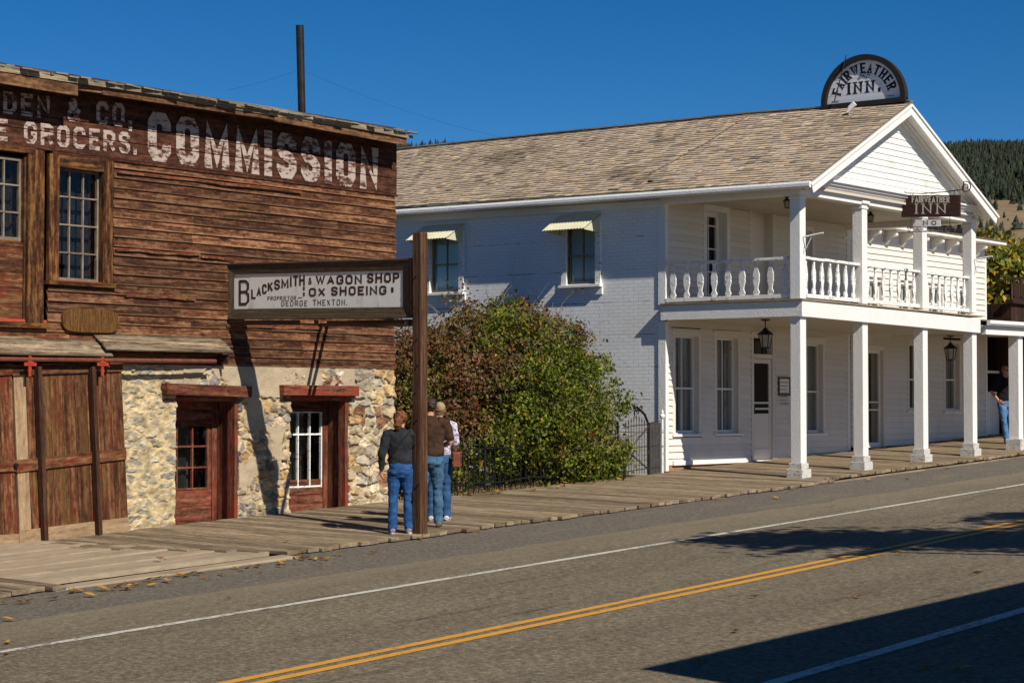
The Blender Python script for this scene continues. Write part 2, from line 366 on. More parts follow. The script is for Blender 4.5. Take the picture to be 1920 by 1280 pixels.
# ------------------------------------------------------------------ lettering: stroke letters as solid shapes
C_ = [(1, .72), (1, .84), (.78, 1), (.22, 1), (0, .84), (0, .16), (.22, 0), (.78, 0), (1, .16), (1, .28)]
GL = {
 'A': (.95, [[(0, 0), (.5, 1), (1, 0)], [(.2, .33), (.8, .33)]]), 'B': (.8, [[(0, 0), (0, 1), (.7, 1), (.95, .88), (.95, .66), (.7, .53), (0, .53)], [(.7, .53), (1, .4), (1, .14), (.72, 0), (0, 0), (0, .5)]]),
 'C': (.84, [C_]), 'D': (.85, [[(.3, 0), (0, 0), (0, 1), (.65, 1), (1, .78), (1, .22), (.65, 0), (.3, 0)]]), 'E': (.72, [[(1, 1), (0, 1), (0, 0), (1, 0)], [(0, .52), (.8, .52)]]),
 'F': (.70, [[(1, 1), (0, 1), (0, 0)], [(0, .52), (.8, .52)]]), 'G': (.86, [C_[:-1] + [(1, .46), (.6, .46)]]), 'H': (.86, [[(0, 0), (0, 1)], [(1, 0), (1, 1)], [(0, .52), (1, .52)]]),
 'I': (0, [[(0, 0), (0, 1)]]), 'K': (.86, [[(0, 0), (0, 1)], [(1, 1), (0, .4)], [(.32, .6), (1, 0)]]), 'L': (.7, [[(0, 1), (0, 0), (1, 0)]]),
 'M': (1.08, [[(0, 0), (0, 1), (.5, .12), (1, 1), (1, 0)]]), 'N': (.88, [[(0, 0), (0, 1), (1, 0), (1, 1)]]),
 'O': (.86, [[(.5, 1), (.22, 1), (0, .83), (0, .17), (.22, 0), (.78, 0), (1, .17), (1, .83), (.78, 1), (.5, 1)]]), 'P': (.8, [[(0, 0), (0, 1), (.7, 1), (1, .88), (1, .6), (.7, .47), (0, .47)]]),
 'R': (.86, [[(0, 0), (0, 1), (.7, 1), (1, .88), (1, .62), (.7, .5), (0, .5)], [(.5, .5), (1, 0)]]), 'S': (.8, [[(1, .74), (1, .86), (.78, 1), (.22, 1), (0, .86), (0, .67), (.2, .55), (.8, .45), (1, .33), (1, .14), (.78, 0), (.22, 0), (0, .14), (0, .26)]]),
 'T': (.86, [[(0, 1), (1, 1)], [(.5, 1), (.5, 0)]]), 'V': (.9, [[(0, 1), (.5, 0), (1, 1)]]), 'W': (1.2, [[(0, 1), (.25, 0), (.5, .9), (.75, 0), (1, 1)]]), 'X': (.86, [[(0, 0), (1, 1)], [(0, 1), (1, 0)]]),
 'Y': (.86, [[(0, 1), (.5, .5), (1, 1)], [(.5, .5), (.5, 0)]]), '&': (.9, [[(1, 0), (.2, .72), (.2, .88), (.36, 1), (.56, 1), (.7, .88), (.7, .74), (.52, .62)], [(.40, .55), (.1, .38), (0, .2), (.15, 0), (.55, 0), (1, .45)]]),
 '.': (0, [[(0, -.02), (0, .13)]]), ',': (0, [[(0, -.16), (.0, .13)]]), '-': (.5, [[(0, .5), (1, .5)]]), ' ': (.45, [])}
SER = {'A': ((0, 0), (1, 0)), 'F': ((0, 0), (0, 1)), 'I': ((0, 0), (0, 1)), 'N': ((0, 0), (0, 1), (1, 1)), 'R': ((0, 0), (1, 0), (0, 1)), 'W': ((0, 1), (.5, .9), (1, 1)), 'E': ((0, 0), (0, 1)),
       'T': ((.5, 0),), 'H': ((0, 0), (0, 1), (1, 0), (1, 1)), 'P': ((0, 0),), 'C': (), 'V': ((0, 1), (1, 1)), 'Y': ((0, 1), (1, 1), (.5, 0)), 'O': ()}
def lettering(mb, s, H, W, sw, fn, th=.004, serif=0.0, gap=.30, asp=1.0, each=None):
    """s set W wide and H high with strokes sw; fn(x, y, d) places a point, d metres out of the surface"""
    adv = []
    for ch in s: adv.append((GL[ch][0] * H * .62 * asp, ch))
    g = gap * H * .62 * asp
    tot = sum(a + sw for a, c in adv) + g * (len(s) - 1); kx = W / tot; x = 0
    for a, ch in adv:
        lw = a * kx; X0 = x + sw * kx / 2; swx = sw
        for pi_, pl in enumerate(GL[ch][1]):
            P = [Vector((X0 + px * lw, sw / 2 + py * (H - sw), 0)) for px, py in pl]
            d0 = 0.0003 * (pi_ + 1); n = len(P); Lf = []; Rt = []; closed = n > 3 and (P[0] - P[-1]).length < 1e-6
            for i in range(n):
                t0 = (P[i] - P[i - 1]).normalized() if i else None; t1 = (P[i + 1] - P[i]).normalized() if i < n - 1 else None
                if closed and t0 is None: t0 = (P[-1] - P[-2]).normalized()
                if closed and t1 is None: t1 = (P[1] - P[0]).normalized()
                if t0 is None: t0 = t1
                if t1 is None: t1 = t0
                n0 = Vector((-t0.y, t0.x, 0)); n1 = Vector((-t1.y, t1.x, 0)); mm = n0 + n1
                if mm.length < .2: mm = n1
                mm.normalize(); k = min(1 / max(mm.dot(n1), .35), 1.7) * sw / 2
                e = Vector()
                if i == 0 and not closed: e = -t1 * sw / 2
                if i == n - 1 and not closed: e = t0 * sw / 2
                if (ch in 'MNWAVKXR&Y' and len(pl) < 4 or ch in 'CSG') and (i == 0 or i == n - 1): e *= .2
                if ch in 'PRB' and pi_ == 0 and i == n - 1: e = -t0 * sw * .5
                Lf.append(P[i] + mm * k + e); Rt.append(P[i] - mm * k + e)
            rn = R.random()
            for i in range(n - 1):
                q = [Rt[i], Rt[i + 1], Lf[i + 1], Lf[i]]; b = len(mb.v)
                q = [Vector((p.x, min(max(p.y, -.25 * H if ch in ',.' else 0), H), 0)) for p in q]
                for p in q: mb.v.append(Vector(fn(p.x, p.y, th + d0)))
                for p in q: mb.v.append(Vector(fn(p.x, p.y, 0)))
                mb.face((b, b + 1, b + 2, b + 3), rn=rn)
                for j in range(4): mb.face((b + j, b + (j + 1) % 4, b + 4 + (j + 1) % 4, b + 4 + j), rn=rn)
        if serif:
            for px, py in SER.get(ch, ()):
                cx = X0 + px * lw; cy = sw / 2 + py * (H - sw); l = serif * H; h = sw * .42
                yb = cy - sw / 2 if py < .5 else cy + sw / 2 - h
                b = len(mb.v); q = [(cx - l, yb), (cx + l, yb), (cx + l, yb + h), (cx - l, yb + h)]
                for p in q: mb.v.append(Vector(fn(p[0], p[1], th + .0011)))
                for p in q: mb.v.append(Vector(fn(p[0], p[1], 0)))
                mb.face((b, b + 1, b + 2, b + 3))
                for j in range(4): mb.face((b + j, b + (j + 1) % 4, b + 4 + (j + 1) % 4, b + 4 + j))
        x += lw + sw * kx + g * kx
        if each and mb.f: each(mb); mb.__init__()
def on_quad(bl, br, tl, tr, W, H, nrm):
    bl, br, tl, tr, nrm = map(Vector, (bl, br, tl, tr, nrm))
    def fn(x, y, d):
        s, t = x / W, y / H
        return bl.lerp(br, s).lerp(tl.lerp(tr, s), t) + nrm * d
    return fn

# ------------------------------------------------------------------ ground, hills, road
def hill_h(x, y):
    r = math.hypot(x, y); a = math.atan2(y, x)
    base = max(-40, min(x, 60)) * SL
    t = max(0.0, (r - 95))
    e = np.interp(r, [95, 160, 300, 480, 700, 900, 1150, 1450, 1700, 2400], [0, 1.5, 12, 34.5, 61, 88, 130, 186, 196, 190])
    dg_ = math.degrees(a); rid = 1 - .085 * max(0, min(1, (dg_ - 27) / 4)) * max(0, min(1, (39.6 - dg_) / 1.0)) - .034 * max(0, min(1, (dg_ - 38.4) / 1.2)) + .035 * sin(a * 9 + 1.0) + .02 * sin(a * 23) + .01 * sin(a * 61)
    nz = noise.noise(Vector((x * .006, y * .006, 0))) * min(1, t / 300) * 7 + noise.noise(Vector((x * .02, y * .02, 3))) * min(1, t / 300) * 2
    return base + e * rid + nz
def ground_z(x, y):
    r = math.hypot(x, y)
    if r < 95 or y < 0:
        xx = max(-40, min(x, 60))
        z = road_z(xx)
        if y > 16.2: z = road_z(xx) + .062 * min(1, (y - 16.2) / 1.4)
        if y > 17.65: z = walk_z(xx, min(y, 23)) - (.062 if y < 18.1 else .10)
        if y < 2.0: z += .1
        return z
    xx = max(-40, min(x, 60)); z0 = walk_z(xx, 23) - .10
    return z0 + hill_h(x, y) - xx * SL
def build_ground():
    xs = sorted(set([round(v, 3) for v in list(np.arange(-40, 61, 1.5)) + list(np.arange(-200, -40, 20)) + list(np.arange(62, 200, 8))]))
    ys = [-200, -60, -20, 1.9, 2.1, 10, 15, 16.2, 17.6, 17.7, 18.05, 18.3, 19, 21, 23, 26, 30, 36, 45, 60, 75, 94]
    V = []; F = []; cl = []
    for y in ys:
        for x in xs: V.append((x, y, ground_z(x, y) if math.hypot(x, y) < 95 or 16 < y < 18.2 else (road_z(max(-40, min(x, 60))) if y < 17.6 else walk_z(max(-40, min(x, 60)), 23) - .10)))
    n = len(xs)
    for j in range(len(ys) - 1):
        for i in range(n - 1): F.append((j * n + i, j * n + i + 1, (j + 1) * n + i + 1, (j + 1) * n + i))
    m, t, bs = mat('ground'); k = N(t)
    a = k.noise(k.coord('Object'), 1.3, 6); b = k.noise(k.coord('Object'), 70, 4, .7); c = k.noise(k.coord('Object', (.25, 1, 1)), 2.5, 4); b = k.math('ADD', k.math('MULTIPLY', b, .4), k.math('MULTIPLY', k.noise(k.coord('Object'), 17, 5, .85), .6))
    col = k.ramp(b, [(.36, (.045, .038, .030)), (.5, (.125, .105, .078)), (.64, (.30, .26, .21))])
    col = k.mix(k.math('MULTIPLY', k.step(c, .52, .7), .6), col, (.19, .15, .095))
    k.l(col, bs.inputs['Base Color']); bs.inputs['Roughness'].default_value = .95; k.bump(b, .03, bs)
    o = npmesh('ground', V, F, m); tag(o, kind='structure')
build_ground()
def build_hill():
    az = np.radians(np.linspace(-25, 95, 241)); rr = np.array([88, 94, 100, 115, 135, 160, 190, 225, 260, 300, 340, 380, 420, 460, 510, 560, 610, 660, 720, 780, 840, 900, 960, 1020, 1080, 1140, 1200, 1270, 1340, 1410, 1480, 1560, 1700, 2000, 2400.])
    V = []; F = []; n = len(az)
    for r in rr:
        for a in az:
            x, y = r * cos(a), r * sin(a); xx = max(-40, min(x, 60))
            V.append((x, y, walk_z(xx, 23) - .14 + hill_h(x, y) - xx * SL - (1.5 if r < 90 else 0)))
    for j in range(len(rr) - 1):
        for i in range(n - 1): F.append((j * n + i, j * n + i + 1, (j + 1) * n + i + 1, (j + 1) * n + i))
    m, t, bs = mat('dry_hillside'); k = N(t)
    a = k.noise(k.coord('Object'), .03, 8, .7); b = k.noise(k.coord('Object'), .35, 6, .75)
    col = k.ramp(a, [(.3, (.16, .105, .052)), (.5, (.215, .145, .070)), (.7, (.27, .185, .092))])
    col = k.mix(k.math('MULTIPLY', k.step(b, .52, .66), .55), col, (.075, .062, .035))
    k.l(col, bs.inputs['Base Color']); bs.inputs['Roughness'].default_value = 1
    o = npmesh('hill', V, F, m, smooth=True); tag(o, kind='structure')
build_hill()
def hz(x, y): xx = max(-40, min(x, 60)); return walk_z(xx, 23) - .14 + hill_h(x, y) - xx * SL
def conifer_mesh(V, F, Cc, x, y, z, h, rg, rad=.2, seg=7, tiers=3):
    c0 = rg.uniform(.6, 1.25); base = np.array([.030, .042, .026]) * c0 + np.array([rg.uniform(0, .008), 0, 0])
    for t in range(tiers):
        z0 = z + h * (.06 + .27 * t); z1 = z + h * min(1, .06 + .27 * t + .46); r = h * rad * (1 - .26 * t)
        b = len(V); V.append((x + rg.uniform(-.02, .02) * h, y + rg.uniform(-.02, .02) * h, z1 if t < tiers - 1 else z + h))
        a0 = rg.uniform(0, 6)
        for j in range(seg):
            q = r * rg.uniform(.6, 1.2); a = a0 + 2 * pi * j / seg
            V.append((x + cos(a) * q, y + sin(a) * q, z0 - rg.uniform(-.03, .06) * h))
        for j in range(seg):
            F.append((b, b + 1 + j, b + 1 + (j + 1) % seg)); Cc.append(base * rg.uniform(.75, 1.3))
def build_forest():
    rg = random.Random(5); V = []; F = []; Cc = []; n = 0
    while n < 9500:
        if n % 5 < 3: a = radians(rg.uniform(20.5, 29))
        elif n % 5 == 3: a = radians(rg.uniform(38.5, 45))
        else: a = radians(rg.uniform(0, 75))
        r = math.sqrt(rg.uniform(800 ** 2, 1580 ** 2)); x, y = r * cos(a), r * sin(a)
        d = noise.noise(Vector((x * .008, y * .008, 7))) + .5 * noise.noise(Vector((x * .025, y * .025, 2)))
        lim = np.interp(r, [800, 905, 985, 1100, 1500], [.75, .28, -.06, -.14, -.42])
        if d < lim: continue
        conifer_mesh(V, F, Cc, x, y, hz(x, y) - .4, rg.uniform(4.2, 9.0) * (1 if r > 950 else .75), rg, .25); n += 1
    o = npmesh('pine_forest', V, F, M['conif'], col=np.array(Cc)); tag(o, 'dark pine forest covering the upper hillside behind the town', 'forest', kind='stuff')
build_forest()
def build_shrubs():
    rg = random.Random(9); k = 0
    sizes = ['squat', 'small', 'tall narrow', 'broad']
    for i in range(700):
        a = radians(rg.uniform(23.2, 26.3)); r = math.sqrt(rg.uniform(450 ** 2, 930 ** 2)); x, y = r * cos(a), r * sin(a)
        if noise.noise(Vector((x * .012, y * .012, 1))) < np.interp(r, [450, 930], [.1, -.25]): continue
        V = []; F = []; Cc = []; z = hz(x, y) - .2; h = rg.uniform(2.2, 6.5)
        conifer_mesh(V, F, Cc, x, y, z, h, rg, rg.uniform(.28, .42), 7, 3)
        p = Vector((x, y, z)); o = npmesh('hillside_juniper', np.array(V) - np.array(p), F, M['conif'], col=np.array(Cc) * 1.25); o.location = p
        tag(o, 'dark juniper bush scattered on the dry tan hillside above the dark wooden building', 'shrub', 'juniper bushes on the dry hillside'); k += 1
        if k >= 110: break
build_shrubs()
def asphalt():
    m, t, bs = mat('asphalt'); k = N(t)
    sp = k.noise(k.coord('Object'), 55, 5, .8); big = k.noise(k.coord('Object', (.12, .9, 1)), 1.2, 6, .65); pt = k.noise(k.coord('Object', (.6, 1, 1)), .7, 6, .7)
    
    md = k.noise(k.coord('Object'), 13, 5, .85); md2 = k.noise(k.coord('Object', (1, .45, 1)), 30, 3, .8); sp = k.math('ADD', k.math('MULTIPLY', sp, .3), k.math('ADD', k.math('MULTIPLY', md, .35), k.math('MULTIPLY', md2, .35))); col = k.ramp(sp, [(.40, (.056, .045, .031)), (.5, (.143, .115, .077)), (.59, (.29, .235, .160))])
    sk = k.noise(k.coord('Object', (.22, 3.2, 1)), 1.6, 7, .7)
    br = k.math('ADD', k.math('ADD', k.math('MULTIPLY', big, .8), k.math('MULTIPLY', pt, .45)), .38)
    br = k.math('MULTIPLY', br, k.math('SUBTRACT', 1.0, k.math('MULTIPLY', k.step(sk, .56, .72), .5)))
    cc = k.n('ShaderNodeCombineColor')
    for i in range(3): k.l(br, cc.inputs[i])
    col = k.mix(1.0, col, cc.outputs[0], 'MULTIPLY')
    sy = k.n('ShaderNodeSeparateXYZ'); k.l(k.coord('Object'), sy.inputs[0]); dn = k.math('ADD', sy.outputs[1], k.math('MULTIPLY', pt, 2.2))
    col = k.mix(k.math('MULTIPLY', k.step(dn, 15.4, 18.0), .40), col, (.26, .205, .14))
    k.l(col, bs.inputs['Base Color']); bs.inputs['Roughness'].default_value = .9; bs.inputs['Specular IOR Level'].default_value = .25
    k.bump(sp, .010, bs); return m
def markm(name, c, wear):
    m, t, bs = mat(name); k = N(t); n = k.noise(k.coord('Object', (.6, 1, 1)), 18, 8, .8); n2 = k.noise(k.coord('Object', (.3, .3, 1)), 2, 4)
    f = k.step(k.math('ADD', n, k.math('MULTIPLY', n2, .4)), .62 - wear, .78 - wear)
    k.l(k.mix(f, (.13, .11, .09), c), bs.inputs['Base Color']); bs.inputs['Roughness'].default_value = .75; return m
def strip(name, y0, y1, m, dz, x0=-12.0, x1=62.0, rag=0.0, step=.5, k=0.0):
    V = []; F = []; rg = random.Random(3)
    xs = np.arange(x0, x1, step)
    for i, x in enumerate(xs):
        j = rag * (noise.noise(Vector((x * .7, y1, 0))) + .5 * noise.noise(Vector((x * 2.7, y1, 4))))
        V += [(x, y0 + j * .3 + k * (x - 20), road_z(x) + dz), (x, y1 + j + k * (x - 20), road_z(x) + dz)]
    for i in range(len(xs) - 1): F.append((2 * i, 2 * i + 2, 2 * i + 3, 2 * i + 1))
    o = npmesh(name, V, F, m); tag(o, kind='structure'); return o
strip('road', 2.3, 16.35, asphalt(), .006, rag=.16, step=.25)
mk = markm('white_line_paint', (.56, .53, .45), .06)
def line_y(u, v): return onG(u, v, -.12, 0).y
strip('road_edge_line', 14.74, 14.86, mk, .011, rag=.008, k=.009)
my = markm('yellow_line_paint', (.60, .285, .028), .10)
strip('road_centre_line', 11.80, 11.92, my, .011, rag=.008, k=.0187); strip('road_centre_line', 11.57, 11.69, my, .011, rag=.008, k=.0187)
strip('near_edge_line', 7.99, 8.14, mk, .011, rag=.008, k=.014)

# ------------------------------------------------------------------ boardwalk
def build_boardwalk():
    t = thing('boardwalk', 'weathered grey plank boardwalk running along the fronts of the buildings', 'boardwalk', (18, 19.8, walk_z(18, 19.8) - .1))
    mb = MB(); rg = random.Random(4); x = 17.3
    def row(x, wd, y0, y1, dz=0):
        c = Vector((x + wd / 2, (y0 + y1) / 2, walk_z(x + wd / 2, (y0 + y1) / 2) - .025 + dz)); ay = Vector((0, 1, TL)).normalized(); ax = Vector((1, 0, SL)).normalized()
        mb.obox(c, ay, -ax, ay.cross(-ax), (y1 - y0) / 2, wd / 2 - .007, .025)
    while x < 62:
        wd = rg.uniform(.17, .25); y0 = 17.92 + rg.uniform(-.03, .03) - (.07 if rg.random() < .12 else 0) + .08 * noise.noise(Vector((x * .5, 0, 0)))
        if x < 18.6: y0 = 17.75 + (18.6 - x) * 1.9
        y1 = 21.68 if x < 25 or x > 32.8 else 21.45
        if 32.8 < x < 47.5 and y0 < 18.3: y0 = 18.25 + rg.uniform(-.03, .03)
        dz = rg.uniform(-.006, .006); ym = rg.uniform(y0 + 1, y1 - .6)
        if y1 - y0 > 1: row(x, wd, y0, y1, dz)
        x += wd
    mb.build('deck_planks', M['deck'], t, bevel=.006); mb = MB()
    x = 9.0
    while x < 14.7:
        wd = rg.uniform(.2, .27); row(x, wd, 17.66 + rg.uniform(-.06, .06), 21.6, rg.uniform(-.006, .006)); x += wd
    mb.build('deck_planks', M['deck'], t, bevel=.006)
    for a, b in ((9.0, 14.6), (18.6, 62)):
        mb = MB()
        for i in range(int((b - a) / 2)):
            xa = a + i * 2; mb.beam((xa, 18.05, walk_z(xa, 18.05) - .105), (xa + 1.98, 18.05, walk_z(xa + 1.98, 18.05) - .105), .1, .11)
        mb.build('support_joist', M['greywood'], t)
build_boardwalk()
def build_ramp():
    t = thing('entry_ramp', 'broad pale plank ramp sloping to the road from the red sliding doors', 'ramp', (16, 19.5, walk_z(16, 19.5) - .12))
    mb = MB(); rg = random.Random(8); y = 21.55
    while y > 18.0:
        wd = .605; f = (21.55 - y) / 3.6
        x1 = 17.6 + 1.05 * min(1, f * 1.05); x0 = 14.72
        zf = lambda x: walk_z(x, y) + .006 - .03 * f
        mb.beam((x0, y, zf(x0) - .03), (x1, y, zf(x1) - .03), wd - .003, .06)
        y -= wd
    mb.build('ramp_planks', M['ramp'], t)
    mb = MB(); mb.beam((14.8, 17.78, walk_z(14.8, 17.8) - .085), (18.45, 17.78, walk_z(18.45, 17.8) - .075), .3, .10)
    mb.build('edge_beam', M['ramp'], t, bevel=.015)
    mb = MB(); mb.bx(14.55, 14.8, 17.6, 17.86, walk_z(14.7, 17.7) - .18, walk_z(14.7, 17.7) - .02)
    o = mb.build('kerb_rock', M['concrete'], bevel=.05); tag(o, 'dark grey rock at the roadside corner of the pale plank ramp', 'rock')
build_ramp()
# ------------------------------------------------------------------ building helpers
class Plane:
    """a wall face: a = along it, b = height, d = metres out of it"""
    def __init__(s, kind, at): s.kind, s.at = kind, at
    def p(s, a, b, d): return Vector((a, s.at - d, b)) if s.kind == 'front' else Vector((s.at - d, a, b))
    def box(s, mb, a0, a1, b0, b1, d0, d1, g='a', **k):
        if s.kind == 'front': mb.bx(a0, a1, s.at - d1, s.at - d0, b0, b1, 'x' if g == 'a' else 'z', **k)
        else: mb.bx(s.at - d1, s.at - d0, a0, a1, b0, b1, 'y' if g == 'a' else 'z', **k)
    def axes(s): return (Vector((1, 0, 0)), Vector((0, -1, 0))) if s.kind == 'front' else (Vector((0, 1, 0)), Vector((-1, 0, 0)))
def siding(mb, pl, a0, a1, b0, b1, pitch, holes=(), jit=0.0, butts=3.5, lap=.02, out=.022, top=None, rg=R, edge=0.0, miss=()):
    A, O = pl.axes(); b = b0; row = 0
    while b < b1 - .01:
        p = pitch * (1 + rg.uniform(-.06, .06) * (jit > 0)); bm = b + p / 2
        spans = [(a0 - rg.uniform(0, edge), a1 + rg.uniform(-edge * .4, edge))]
        for (h0, h1, g0, g1) in holes:
            if g0 < bm < g1:
                ns = []
                for s0, s1 in spans:
                    if h1 <= s0 or h0 >= s1: ns.append((s0, s1))
                    else:
                        if h0 > s0: ns.append((s0, h0))
                        if h1 < s1: ns.append((h1, s1))
                spans = ns
        for s0, s1 in spans:
            cuts = [s0]
            while butts and s1 - cuts[-1] > butts * 1.3: cuts.append(cuts[-1] + rg.uniform(.55, 1.25) * butts)
            cuts.append(s1)
            for c0, c1 in zip(cuts[:-1], cuts[1:]):
                if any(m0 < (c0 + c1) / 2 < m1 and mz0 < bm < mz1 for m0, m1, mz0, mz1 in miss): continue
                hh = min(p + lap, b1 - b + lap) / 2; n = max(1, int((c1 - c0) / 1.1)) if jit else 1
                rn = rg.random(); o0 = rg.uniform(-jit, jit); dzz = rg.uniform(-jit, jit) * .5
                tilt = Vector((0, 0, 1)) - O * ((out + max(0, o0)) / (2 * hh))
                az = tilt.normalized(); ay = A.cross(az) if pl.kind != 'front' else az.cross(A)
                ctr = pl.p((c0 + c1) / 2, b + hh + dzz, .006 + out / 2 + o0 * .5)
                mb.obox(ctr, A, ay, az, (c1 - c0) / 2 - .0015, .007, hh, rn=rn, tw=rg.uniform(-jit, jit) * .45)
        b += p; row += 1
def window(parent, pl, a0, a1, b0, b1, mats, cas=.11, rec=.07, cols=2, rows=(0, .5, 1), mun=.022, st=.045, curtain=None, shade=None, sillp=.06, name='window', head=0.0, proud=.035, glass='glass', seed=0):
    mb = MB()
    if cas:
        pl.box(mb, a0 - cas, a0, b0 - .02, b1 + cas, -.02, proud, 'b'); pl.box(mb, a1, a1 + cas, b0 - .02, b1 + cas, -.02, proud, 'b')
        pl.box(mb, a0, a1, b1, b1 + cas, -.02, proud + .002)
    j = .02
    pl.box(mb, a0 - j, a0, b0, b1, -.30, -.021, 'b'); pl.box(mb, a1, a1 + j, b0, b1, -.30, -.021, 'b'); pl.box(mb, a0, a1, b1, b1 + j, -.30, -.021); pl.box(mb, a0, a1, b0 - j, b0, -.30, -.021)
    if head: pl.box(mb, a0 - cas - .04, a1 + cas + .04, b1 + cas + .001, b1 + cas + .045, -.02, proud + head)
    o = mb.build(name, mats[0], parent, bevel=.004)
    mb = MB(); d0, d1 = -rec - .045, -rec
    pl.box(mb, a0, a0 + st, b0, b1, d0, d1, 'b'); pl.box(mb, a1 - st, a1, b0, b1, d0, d1, 'b')
    pl.box(mb, a0 + st, a1 - st, b0, b0 + st * 1.3, d0, d1); pl.box(mb, a0 + st, a1 - st, b1 - st, b1, d0, d1)
    for r_ in rows[1:-1]:
        z = b0 + (b1 - b0) * r_; hh = st * .5 if len(rows) == 3 else mun / 2
        pl.box(mb, a0 + st, a1 - st, z - hh, z + hh, d0 + .004, d1 + .004)
    for c in range(1, cols):
        a = a0 + st + (a1 - a0 - 2 * st) * c / cols; pl.box(mb, a - mun / 2, a + mun / 2, b0 + st * 1.3, b1 - st, d0 + .006, d1 - .003, 'b')
    mb.build('sash', mats[1], o)
    mb = MB(); mb.quad(pl.p(a0 + st, b0 + st, -rec - .03), pl.p(a1 - st, b0 + st, -rec - .03), pl.p(a1 - st, b1 - st, -rec - .03), pl.p(a0 + st, b1 - st, -rec - .03)); mb.build('pane', M[glass], o)
    if curtain:
        mb = MB(); rg = random.Random(seed + 3); n = 48
        c0, c1 = a0 - .04, a1 + .04; gap = curtain
        def dd(a): return -rec - .11 + .022 * sin(a * 75 + sin(a * 31) * 2)
        for i in range(n):
            q0, q1 = c0 + (c1 - c0) * i / n, c0 + (c1 - c0) * (i + 1) / n
            if gap[0] < (i + .5) / n < gap[1]: continue
            mb.quad(pl.p(q0, b0, dd(q0)), pl.p(q1, b0, dd(q1)), pl.p(q1, b1, dd(q1)), pl.p(q0, b1, dd(q0)), rn=rg.random())
        mb.build('curtain', M['curtain'], o, smooth=True)
    if shade:
        mb = MB(); mb.quad(pl.p(a0, b0 + (b1 - b0) * shade[0], -rec - .08), pl.p(a1, b0 + (b1 - b0) * shade[0], -rec - .08), pl.p(a1, b0 + (b1 - b0) * shade[1], -rec - .08), pl.p(a0, b0 + (b1 - b0) * shade[1], -rec - .08)); mb.build('roller_shade', M['shade'], o)
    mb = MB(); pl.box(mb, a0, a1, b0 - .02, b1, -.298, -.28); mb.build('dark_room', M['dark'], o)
    if sillp:
        mb = MB(); pl.box(mb, a0 - cas - .03, a1 + cas + .03, b0 - .075, b0 - .022, -.018, proud + sillp); mb.build('sill', mats[2], o, bevel=.004)
    return o
def cut_strips(o, zs, h, parent_org):
    bm = bmesh.new(); bm.from_mesh(o.data)
    for z in zs:
        zz = z - parent_org.z
        for q in (zz - h, zz + h): bmesh.ops.bisect_plane(bm, geom=bm.verts[:] + bm.edges[:] + bm.faces[:], plane_co=(0, 0, q), plane_no=(0, 0, 1))
        bmesh.ops.delete(bm, geom=[f for f in bm.faces if abs(f.calc_center_median().z - zz) < h * .98], context='FACES')
    bm.to_mesh(o.data); bm.free()

